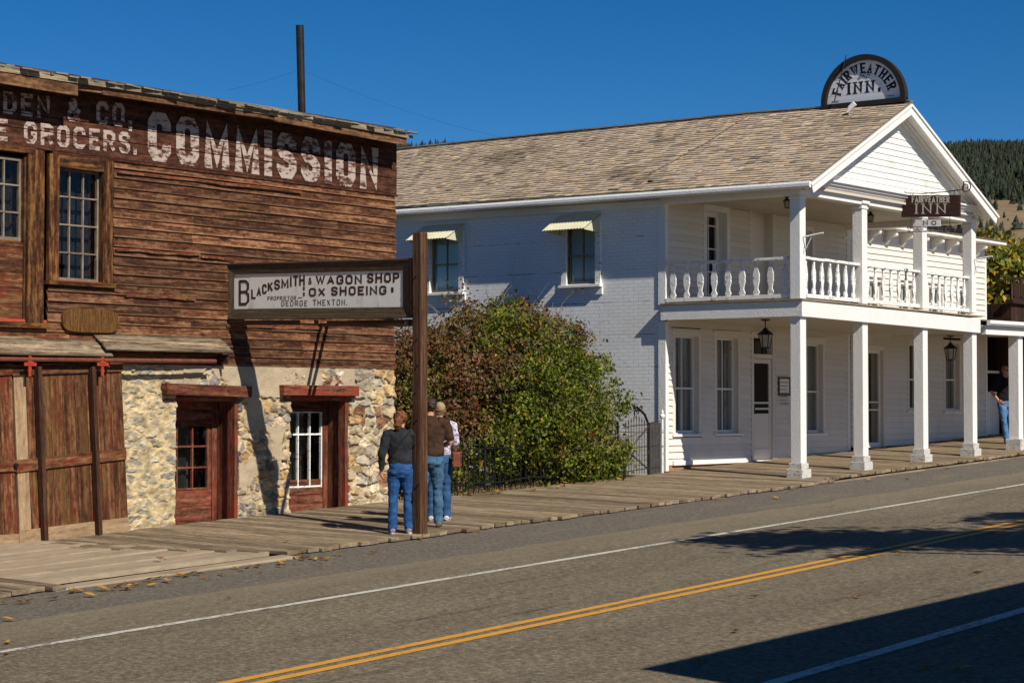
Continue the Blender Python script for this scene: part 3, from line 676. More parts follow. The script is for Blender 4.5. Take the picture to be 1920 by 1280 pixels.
# ------------------------------------------------------------------ the old wooden store with the stone ground floor
FR = Plane('front', WY)
def stone_wall(parent, x0, x1, z0f, z1, holes, step=.0135):
    rg = np.random.RandomState(3)
    xs = np.arange(x0, x1 + step, step); zb = walk_z(x0, WY) - .12; zs = np.arange(zb, z1 + step, step)
    X, Z = np.meshgrid(xs, zs)
    def nz(sx, sz, sd, det=3):
        """smooth value noise"""
        tot = np.zeros_like(X); amp = 1.0; r = np.random.RandomState(sd)
        for o in range(det):
            g = r.rand(240, 240); u = (X - x0) * sx * 2 ** o + 7 * o; v = (Z - zb) * sz * 2 ** o + 3 * o
            i = np.floor(u).astype(int); j = np.floor(v).astype(int); fu = u - i; fv = v - j; fu = fu * fu * (3 - 2 * fu); fv = fv * fv * (3 - 2 * fv)
            i %= 239; j %= 239
            tot += amp * ((g[j, i] * (1 - fu) + g[j, i + 1] * fu) * (1 - fv) + (g[j + 1, i] * (1 - fu) + g[j + 1, i + 1] * fu) * fv - .5); amp *= .5
        return tot
    xa, xb_, xc = B(340, 850)[0], B(430, 850)[0], B(600, 850)[0]
    zone = np.where(X < xa, 0, np.where(X < xc, 1, 2))
    H = np.zeros_like(X); COLR = np.zeros(X.shape + (3,))
    wx = X + .05 * nz(5, 7, 21); wz = Z + .035 * nz(5, 9, 22)
    pal = {0: [(.34, .31, .24), (.39, .345, .25), (.28, .26, .215), (.43, .365, .25), (.36, .32, .235), (.45, .385, .26)],
           1: [(.40, .31, .20), (.24, .20, .16), (.34, .26, .17), (.42, .28, .13), (.20, .18, .17), (.46, .37, .25), (.30, .27, .23)],
           2: [(.46, .37, .25), (.40, .26, .12), (.52, .43, .30), (.33, .28, .21), (.45, .31, .15), (.24, .12, .065), (.44, .35, .22), (.38, .33, .26)]}
    cellsz = {0: (.30, .115), 1: (.19, .15), 2: (.27, .155)}
    mort = {0: (.50, .385, .22), 1: (.48, .37, .22), 2: (.52, .42, .28)}
    for zi in (0, 1, 2):
        cw, ch = cellsz[zi]; U = (wx - x0) / cw; Vv = (wz - zb) / ch
        row = np.floor(Vv).astype(int)
        ns = (int(8 / cw), int(5 / ch)); J = rg.rand(ns[1] + 6, ns[0] + 6, 2); T = rg.rand(ns[1] + 6, ns[0] + 6, 6)
        d1 = np.full(X.shape, 9.); d2 = np.full(X.shape, 9.); ci = np.zeros(X.shape, int); cj = np.zeros(X.shape, int); px_ = np.zeros(X.shape); pz_ = np.zeros(X.shape)
        bi = np.floor(U).astype(int); bj = row
        for dj in (-1, 0, 1):
            for di in (-1, 0, 1):
                i = bi + di; j = bj + dj; ii = np.clip(i + 2, 0, ns[0] + 5); jj = np.clip(j + 2, 0, ns[1] + 5)
                sx = i + .5 + (J[jj, ii, 0] - .5) * .85 + (j % 2) * .4; sz = j + .5 + (J[jj, ii, 1] - .5) * .7
                dx = U - sx; dz = Vv - sz; dd = dx * dx + dz * dz - .34 * T[jj, ii, 0]
                nearer = dd < d1; d2 = np.where(nearer, d1, np.minimum(d2, dd))
                ci = np.where(nearer, ii, ci); cj = np.where(nearer, jj, cj); px_ = np.where(nearer, dx, px_); pz_ = np.where(nearer, dz, pz_); d1 = np.where(nearer, dd, d1)
        e = (d2 - d1) * .5; t = T[cj, ci]; P = np.array(pal[zi]); c = P[(t[..., 1] * len(P)).astype(int) % len(P)] * (.75 + .5 * t[..., 2])[..., None]
        mw = {0: .15, 1: .07, 2: .045}[zi] + .17 * nz(5, 6, 40 + zi)
        s = np.clip((e - mw) / {0: .06, 1: .05, 2: .04}[zi], 0, 1); s = s * s * (3 - 2 * s)
        amp = {0: .017, 1: .040, 2: .038}[zi]
        h = s * amp * (.55 + .6 * t[..., 3]) + s * (px_ * (t[..., 4] - .5) * 1.6 + pz_ * (t[..., 5] - .62) * 2.2) * amp
        h = h + s * .034 * nz(9, 15, 50 + zi, 5) + (1 - s) * {0: .55, 1: .25, 2: .1}[zi] * amp
        mc = np.array(mort[zi]) * (1 + .25 * nz(6, 6, 60 + zi))[..., None]; h = h + (1 - s) * (.018 if zi == 0 else .012) * nz(13, 13, 70, 4); cc_v = 1 + .75 * nz(12, 22, 57, 4)
        cc = (c * s[..., None] + mc * (1 - s[..., None])) * cc_v[..., None]
        pm = None
        if zi == 1: pm = nz(2.1, 2.3, 95, 4) + .34 * np.clip((Z - 2.62) / .15, 0, 1) + .15 * (X < B(478, 800)[0]) * (Z > 1.5) - .16 + .10 * nz(9, 9, 96)
        if zi == 2: pm = nz(2.4, 2.6, 92, 4) - .34 + .45 * (Z > 2.8) * (X < B(660, 700)[0]) + .10 * nz(9, 9, 97)
        if zi == 0: pm = np.where((Z > 2.75) & (X > B(318, 700)[0]), .6, -.3)
        p = np.clip(pm / .03, 0, 1); hp = amp * 1.0 + .016 * nz(4, 4, 93, 5); crk = np.abs(nz(3.1, 3.4, 98, 3)); hp = hp - .012 * (crk < .012)
        h = h * (1 - p) + hp * p; cc = cc * (1 - p[..., None]) + (np.array((.44, .35, .235)) * (1 + .22 * nz(5, 5, 94))[..., None]) * p[..., None]
        sel = zone == zi; H = np.where(sel, h, H); COLR = np.where(sel[..., None], cc, COLR)
    keep = np.ones(X.shape, bool); eb = .022 * nz(7, 7, 77)
    for (h0, h1, g0, g1) in holes: keep &= ~((X > h0 + eb) & (X < h1 + .012 + np.abs(eb)) & (Z > g0) & (Z < g1 + .05))
    keep &= X < B(737, 800)[0] + .05 * nz(4, 4, 78) + .06 * (Z < 1.6)
    keep &= Z < z1 - .02 + .0 * X
    H += .02 * nz(1.3, 1.3, 79)
    # the foot of the wall spreads a little
    V = np.stack([X, WY - .012 - np.maximum(H, -.02), Z], -1).reshape(-1, 3)
    n = X.shape[1]; idx = np.arange(X.size).reshape(X.shape)
    kq = keep[:-1, :-1] & keep[1:, :-1] & keep[:-1, 1:] & keep[1:, 1:]
    F = np.stack([idx[:-1, :-1], idx[:-1, 1:], idx[1:, 1:], idx[1:, :-1]], -1)[kq]
    used = np.unique(F); rem = np.full(X.size, -1); rem[used] = np.arange(len(used))
    VV = V[used]; FF = rem[F]; CC = np.clip(COLR.reshape(-1, 3)[used], .01, 1); cnt = {}
    for q in FF:
        for i in range(4): a, b = int(q[i]), int(q[(i + 1) % 4]); cnt.setdefault((min(a, b), max(a, b)), []).append((a, b))
    bd = np.array([v[0] for v in cnt.values() if len(v) == 1]); n0 = len(VV); bv = np.unique(bd); mp = {int(v): n0 + i for i, v in enumerate(bv)}
    VV = np.concatenate([VV, VV[bv] + np.array([0, .24, 0])]); CC = np.concatenate([CC, CC[bv] * .9]); FF = np.concatenate([FF, np.array([(b, a, mp[int(a)], mp[int(b)]) for a, b in bd])])
    front = npmesh('stone_wall', VV, FF, M['stone'], parent, colv=CC, smooth=False)
    return front
def build_store():
    t = thing('wooden_store', 'weathered red plank store with rough stone ground storey and faded COMMISSION lettering', 'building', (18, WY, walk_z(18, WY)))
    org = ORG[t.name]; rg = random.Random(21)
    XL, XR = 9.5, B(738, 500)[0]
    zst = B(450, 686)[1]                         # top of the stone, foot of the plank wall
    zbot = B(400, 322)[1]                        # foot of the lettered band
    # openings
    wx0, wz1 = B(110, 318); wx1, wz0 = B(187, 525)
    wx0, wx1 = B(110, 420)[0], B(187, 420)[0]
    dx1 = B(47, 440)[0]; dx0 = dx1 - 1.35; dz0 = B(20, 604)[1]; dz1 = B(20, 292)[1]
    holes = [(wx0 - .22, wx1 + .22, wz0 - .10, wz1 + .2), (dx0 - .36, dx1 + .36, dz0, dz1 + .2)]
    mb = MB(); gapx0, gapz0 = B(700, 628)
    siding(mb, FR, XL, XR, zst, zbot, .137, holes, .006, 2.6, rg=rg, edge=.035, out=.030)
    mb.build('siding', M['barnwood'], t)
    # curled and split boards
    mb = MB()
    for (u0, v0, u1, v1, o) in ((215, 323, 560, 362, .05), (212, 468, 370, 478, .045), (372, 480, 445, 492, .05), (230, 553, 362, 561, .03), (60, 633, 300, 640, .03), (420, 612, 600, 616, .03)):
        n = 7; pts = []
        for i in range(n + 1):
            f = i / n; u = u0 + (u1 - u0) * f; v = v0 + (v1 - v0) * f + rg.uniform(-1.6, 1.6); x, z = B(u, v); pts.append((x, WY - .035 - o * rg.uniform(.3, 1), z))
        mb = MB()
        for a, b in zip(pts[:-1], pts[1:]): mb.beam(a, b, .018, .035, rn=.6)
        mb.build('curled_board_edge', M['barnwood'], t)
    # lettered band of wide boards
    zt = B(400, 196)[1] + .1
    lines = [zbot, B(400, 290)[1], B(400, 264)[1], zt]
    mb = MB()
    for a, b in zip(lines[:-1], lines[1:]):
        cuts = [XL, B(100 if a == lines[0] else -80, 300)[0], B(330, 300)[0] if a != lines[2] else B(500, 300)[0], XR + .04]
        for c0, c1 in zip(cuts[:-1], cuts[1:]): FR.box(mb, c0 + .003, c1 - .003, a + .005, b - .004, -.01, .034 + rg.uniform(-.004, .003), tw=rg.uniform(-.004, .004))
    FR.box(mb, B(95, 300)[0], XR + .05, zbot - .035, zbot - .002, 0, .05)
    mb.build('lettered_band', M['bandwood'], t, bevel=.004)
    def line_text(s, q, sw, asp, gap=.3):
        P = [B(*c, .041) for c in q]; P = [(x, WY - .041, z) for x, z in P]
        Wd = (Vector(P[1]) - Vector(P[0])).length; Hh = ((Vector(P[2]) - Vector(P[0])).length + (Vector(P[3]) - Vector(P[1])).length) / 2
        def one(m): cut_strips(m.build('painted_letter', M['lettpaint'], t), [lines[1], lines[2]], .006, org)
        lettering(MB(), s, Hh, Wd, sw * Hh, on_quad(*P, Wd, Hh, (0, -1, 0)), .003, 0, gap, asp, one)
    line_text('DEN & CO,', [(6, 213), (247, 241), (6, 171), (247, 196)], .20, 1.0, .42)
    line_text('E GROCERS.', [(-8, 263), (256, 290), (-8, 222), (256, 250)], .20, 1.0, .36)
    line_text('COMMISSION', [(275, 300), (711, 358), (275, 207), (711, 279)], .24, .62, .20)
    # roof: low slope rising to the back, shakes with ragged butts
    zl, zr = onY(0, 121, 21.21).z, onY(779, 251, 21.21).z; xr = onY(779, 251, 21.21).x; xl = XL - .4; ye = lambda x: 21.21
    zx = lambda x: zl + (zr - zl) * (x - 17) / (xr - 17) + .02 * noise.noise(Vector((x * .6, 0, 0)))
    sl_ = .195
    mb = MB()
    for i in range(24):
        a, b = xl + (xr - xl) * i / 24, xl + (xr - xl) * (i + 1) / 24
        mb.poly([(a, ye(a) + .05, zx(a) - .075), (b, ye(b) + .05, zx(b) - .075), (b, 25.4, zx(b) - .075 + 4.2 * sl_), (a, 25.4, zx(a) - .075 + 4.2 * sl_)], (0, 0, .045))
    mb.poly([(xl, 25.45, zx(xl) + 4.2 * sl_ - .08), (xr, 25.45, zx(xr) + 4.2 * sl_ - .08), (xr, 33, zx(xr) - 1.2), (xl, 33, zx(xl) - 1.2)], (0, 0, .05))
    rf = mb.build('roof', M['greywood'], t)
    mb = MB()
    for r_ in range(14):
        x = xl; y0 = ye(x) - .02 + r_ * .30
        while x < xr:
            wd = rg.uniform(.09, .24); jy = rg.uniform(-.05, .05); x2 = min(x + wd, xr + .02); lift = max(0, rg.gauss(0, .010)) + .012; sk = rg.uniform(-.04, .04)
            y0 = ye(x) - .02 + r_ * .30; zz = lambda q, y: zx(q) + (y - ye(q)) * sl_
            a = Vector((x + .004, y0 + jy, zz(x, y0) + lift)); b = Vector((x2 - .004, y0 + jy + sk, zz(x2, y0) + lift)); c = Vector((x2, y0 + .42, zz(x2, y0 + .42) + .004)); d = Vector((x, y0 + .42, zz(x, y0 + .42) + .004))
            mb.poly([a, b, c, d], (0, 0, -.022)); x = x2
    mb.build('shakes', M['shake'], rf)
    mb = MB()                                     # grey edge board under the shakes, then the brown fascia
    for c0, c1 in ((-300, 130), (130, 192), (192, 512), (512, 765)):
        p = [onY(u, np.interp(u, [-300, 0, 145, 400, 770], [80, 127, 152, 184, 256]), 21.245) for u in (c0, c1)]; mb.beam(p[0], p[1], .03, .075)
    mb.build('roof_edge_board', M['greywood'], t)
    mb = MB(); segs = [(-300, 145, 4, .15, 21.31), (146, 190, -4, .11, 21.36), (191, 511, -2, .115, 21.345), (513, 761, 0, .12, 21.335)]
    for c0, c1, dv, hh, yy in segs:
        p = [onY(u, np.interp(u, [-300, 0, 145, 400, 770], [92, 141, 166, 199, 268]) + dv, yy - .05) for u in (c0, c1)]; mb.beam(p[0], p[1], .035, hh)
    mb.build('fascia_board', M['fascia'], t, bevel=.004)
    mb = MB(); p = [onY(u, np.interp(u, [-300, 0, 400, 770], [98, 146, 203, 270]), 21.38) for u in (-300, 750)]; mb.beam((p[0].x, 21.52, p[0].z + .06), (p[1].x, 21.52, p[1].z + .05), .34, .03)
    mb.build('soffit', M['batten'], t)
    # upper window
    wd = [M['casing'], M['sashwood'], M['casing']]
    o = window(t, FR, wx0 - .03, wx1 + .03, wz0 - .03, wz1 + .03, wd, .17, .06, 3, (0, .25, .5, .75, 1), .02, .03, None, None, .05, proud=.05, glass='dirtyglass')
    # loading door with glazed upper half
    mb = MB(); cs = .15
    FR.box(mb, dx1, dx1 + .12, dz0, dz1 + .05, -.05, .06, 'b'); FR.box(mb, dx1 + .125, dx1 + .30, dz0 - .02, dz1 + .12, -.02, .03, 'b'); FR.box(mb, dx0 - .12, dx0, dz0, dz1 + .05, -.05, .06, 'b')
    FR.box(mb, dx0 - .12, dx1 + .12, dz1 + .051, dz1 + .13, -.05, .065); FR.box(mb, dx0 - .2, dx1 + .33, dz0 - .07, dz0 - .002, -.05, .10)
    mb.build('loading_door_frame', M['casing'], t, bevel=.005)
    gz0 = B(20, 450)[1]; mb = MB(); rows = [dz0, dz0 + .24, dz0 + .46, dz0 + .66, dz0 + .86, gz0 - .08]
    for a, b in zip(rows[:-1], rows[1:]): FR.box(mb, dx0 + .02, dx1 - .03, a + .003, b - .003, -.05, -.01)
    FR.box(mb, dx0, dx1 - .002, gz0 - .078, gz0 - .02, -.05, .0); FR.box(mb, dx1 - .03, dx1 - .001, dz0, dz1, -.04, .012, 'b')
    dr = mb.build('loading_door', M['reddoor'], t)
    window(dr, FR, dx0 + .02, dx1 - .05, gz0, dz1 - .02, wd, 0, .03, 5, (0, .34, .67, 1), .022, .035, None, None, 0, name='glazing', glass='dirtyglass')
    # stone ground storey
    d1 = (B(328, 850)[0], B(441, 850)[0], 0, B(380, 742)[1]); d2 = (B(541, 850)[0], B(648, 850)[0], 0, B(590, 742)[1])
    stone_wall(t, B(200, 850)[0], B(752, 800)[0], 0, zst + .02, [d1, d2])
    mb = MB(); p0, p1 = B(308, 729, .09), B(467, 742, .09); mb.beam((p0[0], WY - .06, p0[1]), (p1[0], WY - .06, p1[1] + .06), .2, .165)
    mb.build('lintel', M['redframe'], t, bevel=.012)
    mb = MB(); p0, p1 = B(527, 731, .09), B(668, 733, .09); mb.beam((p0[0], WY - .06, p0[1]), (p1[0], WY - .06, p1[1]), .2, .16)
    mb.build('lintel', M['redframe'], t, bevel=.012)
    rc = .40
    for (h, ua, ub, vt, gl, cols, rows, sash, pane_l) in ((d1, 331, 402, 764, (334, 389, 797, 917), 2, (0, 1 / 3, 2 / 3, 1), 'redframe', .0), (d2, 540, 607, 764, (541, 602, 772, 913), 3, (0, .70, 1), 'whiteworn', .0)):
        xa, xb = h[0] - .25, h[1]; zf = walk_z((xa + xb) / 2, WY) - .05; zt_ = h[3]
        mb = MB()
        FR.box(mb, xb - .045, xb + .02, zf, zt_, -.12, .035, 'b'); FR.box(mb, xb - .005, xb + .03, zf, zt_, -rc - .08, -.125, 'b')
        FR.box(mb, xa, xb - .046, zt_ - .075, zt_, -.10, .03); FR.box(mb, xa, xb - .006, zt_ - .04, zt_ - .002, -rc - .08, -.101)
        FR.box(mb, xb - .10, xb - .006, zf, zt_ - .05, -rc - .05, -rc + .02, 'b')
        mb.build('door_frame', M['redframe'], t, bevel=.005)
        mb = MB(); zg1 = onY(gl[0], gl[2], WY + rc).z; zg0 = onY(gl[0], gl[3], WY + rc).z; xg1 = onY(gl[1], 850, WY + rc).x; xg0 = xg1 - (.62 if cols == 2 else .80)
        xd1 = xb - .10; bot = [zf, zf + .26, zf + .50, zg0 - .03]
        for a, b in zip(bot[:-1], bot[1:]):
            if b - a > .02: FR.box(mb, xa, xd1, a + .004, b - .003, -rc - .06, -rc)
        FR.box(mb, xg1, xd1 - .001, zg0 - .028, zg1 + .05, -rc - .06, -rc + .002, 'b')
        FR.box(mb, xa, xd1 - .002, zg1 + .001, zg1 + .055, -rc - .06, -rc + .015); FR.box(mb, xa, xd1 - .003, zg1 + .057, zt_ - .041, -rc - .06, -rc - .002)
        do = mb.build('door', M['redframe'], t, bevel=.003)
        mb = MB()
        for i in range(cols + 1):
            a = xg0 + (xg1 - xg0) * i / cols; FR.box(mb, a - .011, a + .011, zg0 - .02, zg1, -rc - .03, -rc + .012, 'b')
        for r_ in rows:
            z = zg0 + (zg1 - zg0) * r_; FR.box(mb, xg0, xg1, z - .014, z + .013, -rc - .035, -rc + .009)
        mb.build('sash', M[sash], do)
        mb = MB(); mb.quad(*[FR.p(a, b, -rc - .02) for a, b in ((xg0, zg0), (xg1, zg0), (xg1, zg1), (xg0, zg1))]); mb.build('pane', M['dirtyglass'], do)
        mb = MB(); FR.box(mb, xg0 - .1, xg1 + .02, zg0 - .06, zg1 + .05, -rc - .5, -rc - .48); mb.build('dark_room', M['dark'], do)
    # plank canopy over the sliding doors, track and doors
    for (u0, u1, va, vb) in ((-260, 187, 641, 667), (172, 410, 641, 664)):
        mb = MB(); a0, a1 = B(u0, va)[0], B(u1, va)[0]; z1 = B(u1 - 20, va)[1]; z0 = onY(u1, vb, WY - .30).z + (.02 if u0 > 0 else 0)
        for k in range(3):
            f0, f1 = k / 3, (k + 1) / 3 + .06; ya, yb = WY - .03 - .28 * f0, WY - .03 - .28 * f1; za, zb = z1 + (z0 - z1) * f0, z1 + (z0 - z1) * f1 - .01
            up = Vector((0, yb - ya, zb - za)).normalized(); c = ((a0 + a1) / 2 + rg.uniform(-.03, .03), (ya + yb) / 2, (za + zb) / 2 + .012 * (3 - k) + (.012 if u0 > 0 else 0))
            mb.obox(c, Vector((1, 0, 0)), up.cross(Vector((1, 0, 0))), up, (a1 - a0) / 2, .010, .066, tw=rg.uniform(-.012, .012))
        c = mb.build('door_canopy', M['canopywood'], t)
        mb = MB(); FR.box(mb, a0, a1 - .04, z0 - .02, z1 - .06, 0, .04); FR.box(mb, a1 - .07, a1 - .04, z0 - .16, z0 - .02, .0, .26); mb.build('backing_board', M['batten'], c)
    mb = MB(); p0, p1 = B(-200, 671, .28), B(404, 677, .28); mb.tube([(p0[0], WY - .28, p0[1]), (p1[0], WY - .28, p1[1])], .03, 8); mb.build('door_track', M['track'], t)
    def slid(ul_t, ur_t, ul_b, ur_b, vt, vbl, vbr, nb, light, battens, rail):
        d = .13; mb = MB(); P = lambda u, v, dd=d: Vector((B(u, v, dd)[0], WY - dd, B(u, v, dd)[1]))
        for i in range(nb):
            f0, f1 = i / nb, (i + 1) / nb; e = .004
            tl, tr = P(ul_t + (ur_t - ul_t) * f0, vt), P(ul_t + (ur_t - ul_t) * f1, vt)
            bl, br = P(ul_b + (ur_b - ul_b) * f0, vbl + (vbr - vbl) * f0), P(ul_b + (ur_b - ul_b) * f1, vbl + (vbr - vbl) * f1)
            cb, ct = (bl + br) / 2, (tl + tr) / 2
            if light and i == 0: continue
            mb.beam(cb, ct, (br - bl).length - .008, .03, up=(0, -1, 0))
        dd = mb.build('sliding_door', M['reddoor'], t)
        if light:
            mb = MB(); f1 = 1 / nb; tl, tr = P(ul_t, vt + 12), P(ul_t + (ur_t - ul_t) * f1, vt + 12); bl, br = P(ul_b, vbl), P(ul_b + (ur_b - ul_b) * f1, vbl)
            mb.beam((bl + br) / 2, (tl + tr) / 2, (br - bl).length - .01, .04, up=(0, -1, 0)); tag(mb.build('edge_board', M['doorbase'], dd), 'pale stripped edge board of the door')
        def along(f, v): return ul_t + (ur_t - ul_t) * f + (ul_b + (ur_b - ul_b) * f - ul_t - (ur_t - ul_t) * f) * (v - vt) / (vbl - vt)
        mb = MB()
        for v0, v1, hh in ((vt + 8, vt - 0, .15), (rail[0], rail[1], .16)):
            mb = MB(); a = P(along(0, v0), v0, d + .03); b = P(along(1, v1) + 3, v1, d + .03); mb.beam(a, b, .03, hh); mb.build('door_rail', M['reddoor'], dd, bevel=.004)
        mb = MB(); a = P(along(0, vbl - 16), vbl - 16, d + .03); b = P(along(1, vbr) + 2, vbr - 12, d + .03); mb.beam(a, b, .03, .22); mb.build('base_board', M['doorbase'], dd, bevel=.004)
        for f, vb in battens:
            a = P(along(f, vb), vb, d + .08); b = P(along(f, vt - 2), vt + 1, d + .08); mb = MB(); mb.beam(a, b, .065, .10, up=(0, -1, 0)); mb.build('door_batten', M['batten'], dd, bevel=.004)
        return dd, P, along
    dd, P, al = slid(23, 226, 36, 240, 686, 1026, 996, 9, True, ((.235, 1018), (.735, 1003)), (874, 850))
    for u in (56, 192):
        mb = MB(); c = P(u, 684, .30); mb.beam(c + Vector((0, 0, .15)), c - Vector((0, 0, .15)), .045, .012, up=(0, -1, 0)); mb.beam(c + Vector((-.10, -.008, .01)), c + Vector((.10, -.008, .01)), .012, .045)
        mb.beam(c + Vector((-.05, -.014, .03)), c + Vector((.05, -.014, .03)), .012, .03); mb.build('door_hanger', M['redmetal'], dd)
    mb = MB(); c = P(29, 872, .19); mb.tube([c, c + Vector((0, -.03, 0))], .03, 10); mb.build('door_lock', M['black'], dd)
    slid(-190, 20, -180, 33, 692, 1046, 1028, 9, False, ((.3, 1030),), (880, 872))
    # stovepipe on guy wires
    Yp = 24.2; pb, pt = onY(566, 214, Yp), onY(562, 48, Yp); ax = (pt - pb); mb = MB()
    mb.tube([pb, pb.lerp(pt, .33)], .066, 14); mb.tube([pb.lerp(pt, .325), pb.lerp(pt, .67)], .0675, 14); mb.tube([pb.lerp(pt, .665), pt], .069, 14, cap=False); mb.tube([pt - Vector((0, 0, .01)), pt - Vector((0, 0, .02))], .064, 14)
    pipe = mb.build('stovepipe', M['pipe'], t, smooth=False)
    at = pb.lerp(pt, .50)
    for e in (onY(425, 170, 23.6), onY(545, 200, 24.0), onX(960, 262, 31.0)):
        mb = MB(); mb.tube([at + (e - at) * (i / 8) - Vector((0, 0, .12 * sin(pi * i / 8))) * (1 if (e - at).length > 3 else .2) for i in range(9)], .0016, 4); mb.build('guy_wire', M['black'], pipe)
    # body of the building behind the front
    mb = MB(); mb.bx(XL, XR - .05, WY + .42, WY + .47, zst, zx(20) - .05, 'x'); mb.bx(XL, XR - .05, WY + .95, WY + 1.0, 0, zst, 'x'); mb.bx(XR - .08, XR - .04, WY + .005, 33, 0, zx(24) - .1, 'y'); mb.bx(XL, XL + .04, WY + .005, 33, 0, zx(12) - .1, 'y')
    FR.box(mb, B(441, 800)[0] + .04, B(541, 800)[0] - .30, .5, zst, -.9, -.25)
    mb.build('inner_wall', M['batten'], t)
build_store()
def build_plaque():
    a0, z0 = B(116, 622, .06); a1, z1 = B(222, 582, .06); p = []
    for i in range(32):
        a = 2 * pi * i / 32; ca, sa = cos(a), sin(a)
        p.append(((a0 + a1) / 2 + (a1 - a0) / 2 * math.copysign(abs(ca) ** .42, ca), WY - .085, (z0 + z1) / 2 + (z1 - z0) / 2 * math.copysign(abs(sa) ** .55, sa)))
    mb = MB(); mb.poly(p, (0, .045, 0)); o = mb.build('wooden_plaque', M['plaque'], bevel=.01)
    tag(o, 'blank oval brown wooden plaque hung on the plank wall below the twelve-pane window', 'plaque')
build_plaque()

# ------------------------------------------------------------------ blacksmith sign on its post
def build_smith_sign():
    px_, py_ = 21.18, 17.97; zb = walk_z(px_, py_) - .12; zt = onX(790, 436, px_).z
    t = thing('shop_sign', 'framed white wooden sign reading Blacksmith and Wagon Shop on a tall brown post', 'sign', (px_, py_, zb))
    mb = MB(); mb.obox((px_, py_, (zb + zt) / 2), Vector((0, 0, 1)), Vector((0, 1, 0)), Vector((-1, 0, 0)), (zt - zb) / 2, .075, .078, tw=.004)
    mb.build('post', M['pole'], t, bevel=.012)
    mb = MB(); rg = random.Random(2)
    for i in range(9):
        z = zb + .5 + i * .38 + rg.uniform(-.1, .1); yy = py_ + rg.uniform(-.05, .05); mb = MB(); mb.tube([(px_ - .080, yy, z), (px_ - .096, yy, z)], .013, 8); mb.build('bolt', M['pipe'], t)
    X = px_ - .01
    c = {k: onX(*uv, X) for k, uv in dict(tl=(422, 494), tr=(776, 484), bl=(422, 599), br=(776, 596)).items()}
    pl = lambda s, h, d: c['bl'].lerp(c['br'], s).lerp(c['tl'].lerp(c['tr'], s), h) + Vector((-d, 0, 0))
    Wd = (c['br'] - c['bl']).length; Hh = (c['tl'] - c['bl']).length
    mb = MB(); fw = .095 / Wd; fh = .17
    def bar(s0, s1, h0, h1, d0, d1):
        P = [pl(s0, h0, d0), pl(s1, h0, d0), pl(s1, h1, d0), pl(s0, h1, d0)]; mb.poly(P, (-(d1 - d0), 0, 0))
    def slope(a, b, c_, d): mb.quad(a, b, c_, d)
    for (s0, s1, h0, h1) in ((0, 1, 0, .03), (0, 1, .97, 1), (0, .008, .03, .97), (.992, 1, .03, .97)): bar(s0, s1, h0, h1, -.06, .045)
    for side in (0,):                                                        # splayed inner boards
        o = [pl(.009, .03, .034), pl(.991, .03, .034), pl(.991, .97, .034), pl(.009, .97, .034)]; i_ = [pl(.055, .185, .012), pl(.948, .185, .012), pl(.948, .80, .012), pl(.055, .80, .012)]
        for k in range(4): slope(o[k], o[(k + 1) % 4], i_[(k + 1) % 4], i_[k])
    bar(.0, 1, .0, 1, -.075, -.061)
    mb.build('frame', M['signframe'], t, bevel=.004)
    mb = MB(); bar(.05, .135, .18, .805, -.03, -.004); bar(.136, .952, .18, .805, -.03, -.002); mb.build('sign_panel', M['cream'], t)
    mb = MB()
    def on(s0, s1, h0, h1, h0r=None, h1r=None):
        a = pl(s0, h0, 0); b = pl(s1, h0 if h0r is None else h0r, 0); cc = pl(s0, h1, 0); d = pl(s1, h1 if h1r is None else h1r, 0)
        W_ = (b - a).length; H_ = ((cc - a).length + (d - b).length) / 2; return W_, H_, on_quad(a, b, cc, d, W_, H_, (-1, 0, 0))
    def put(s, s0, s1, h0, h1, sw, asp=1, gap=.35, h0r=None, h1r=None):
        W_, H_, f = on(s0, s1, h0, h1, h0r, h1r); lettering(mb, s, H_, W_, sw * H_, f, .001, 0, gap, asp)
    # letters of the first word climb towards the right; then the rest
    put('B', .080, .137, .25, .70, .10, 1)
    word = 'LACKSMITH'; ss = [.145, .176, .206, .237, .272, .311, .358, .377, .408, .445]
    for i, ch in enumerate(word):
        f = i / 8; lo = .36 + .22 * math.sin(f * pi / 2) ** 1.0; hi = lo + .17 + .01 * f
        put(ch, ss[i] + .004, ss[i + 1] - .003 if ch != 'I' else ss[i] + .014, lo, hi, .20)
    put('&', .462, .478, .60, .72, .14); put('WAGON', .500, .742, .585, .745, .22, 1, .25); put('SHOP', .766, .93, .60, .765, .22, 1, .25)
    put('OX', .462, .552, .385, .535, .22, 1, .25); put('SHOEING', .580, .866, .395, .55, .22, 1, .25); put('.', .888, .900, .44, .70, .2)
    put('.', .432, .442, .40, .60, .2); put('.', .432, .442, .50, .70, .2)
    mb.build('lettering', M['lettbrown'], t); mb = MB(); put('PROPRIETOR', .240, .395, .332, .402, .11, 1, .5); put('-', .404, .430, .32, .42, .1); mb.build('lettering', M['lettbrown'], t); mb = MB()
    put('GEORGE', .315, .455, .225, .32, .105, 1, .5); put('THEXTON.', .485, .665, .23, .33, .105, 1, .5)
    mb.build('lettering', M['lettbrown'], t)
    # bracing under the sign and at the wall
    mb = MB(); a, b = onX(425, 610, X), onX(770, 604, X); 
    mb.beam(pl(.0, -.055, -.03), pl(.40, -.06, -.03), .07, .07); mb.build('bracket', M['signframe'], t)
    for uu, vv, dz in ((598, 604, 0), (612, 600, .05)):
        mb = MB(); wp = B(uu, vv); mb.beam((px_ + .05, py_ + .08, c['br'].z - .09 + dz), (wp[0], WY - .04, wp[1] - .04), .05, .05); mb.build('wall_brace', M['signframe'], t)
    mb = MB()
    mb.beam(pl(.495, -.02, -.03), pl(.495, -.11, -.03), .05, .04, up=(1, 0, 0)); mb.build('bracket', M['signframe'], t); mb = MB(); mb.beam(pl(.97, -.02, .0), pl(.97, -.12, .0), .06, .06, up=(1, 0, 0))
    mb.build('bracket', M['signframe'], t)
build_smith_sign()
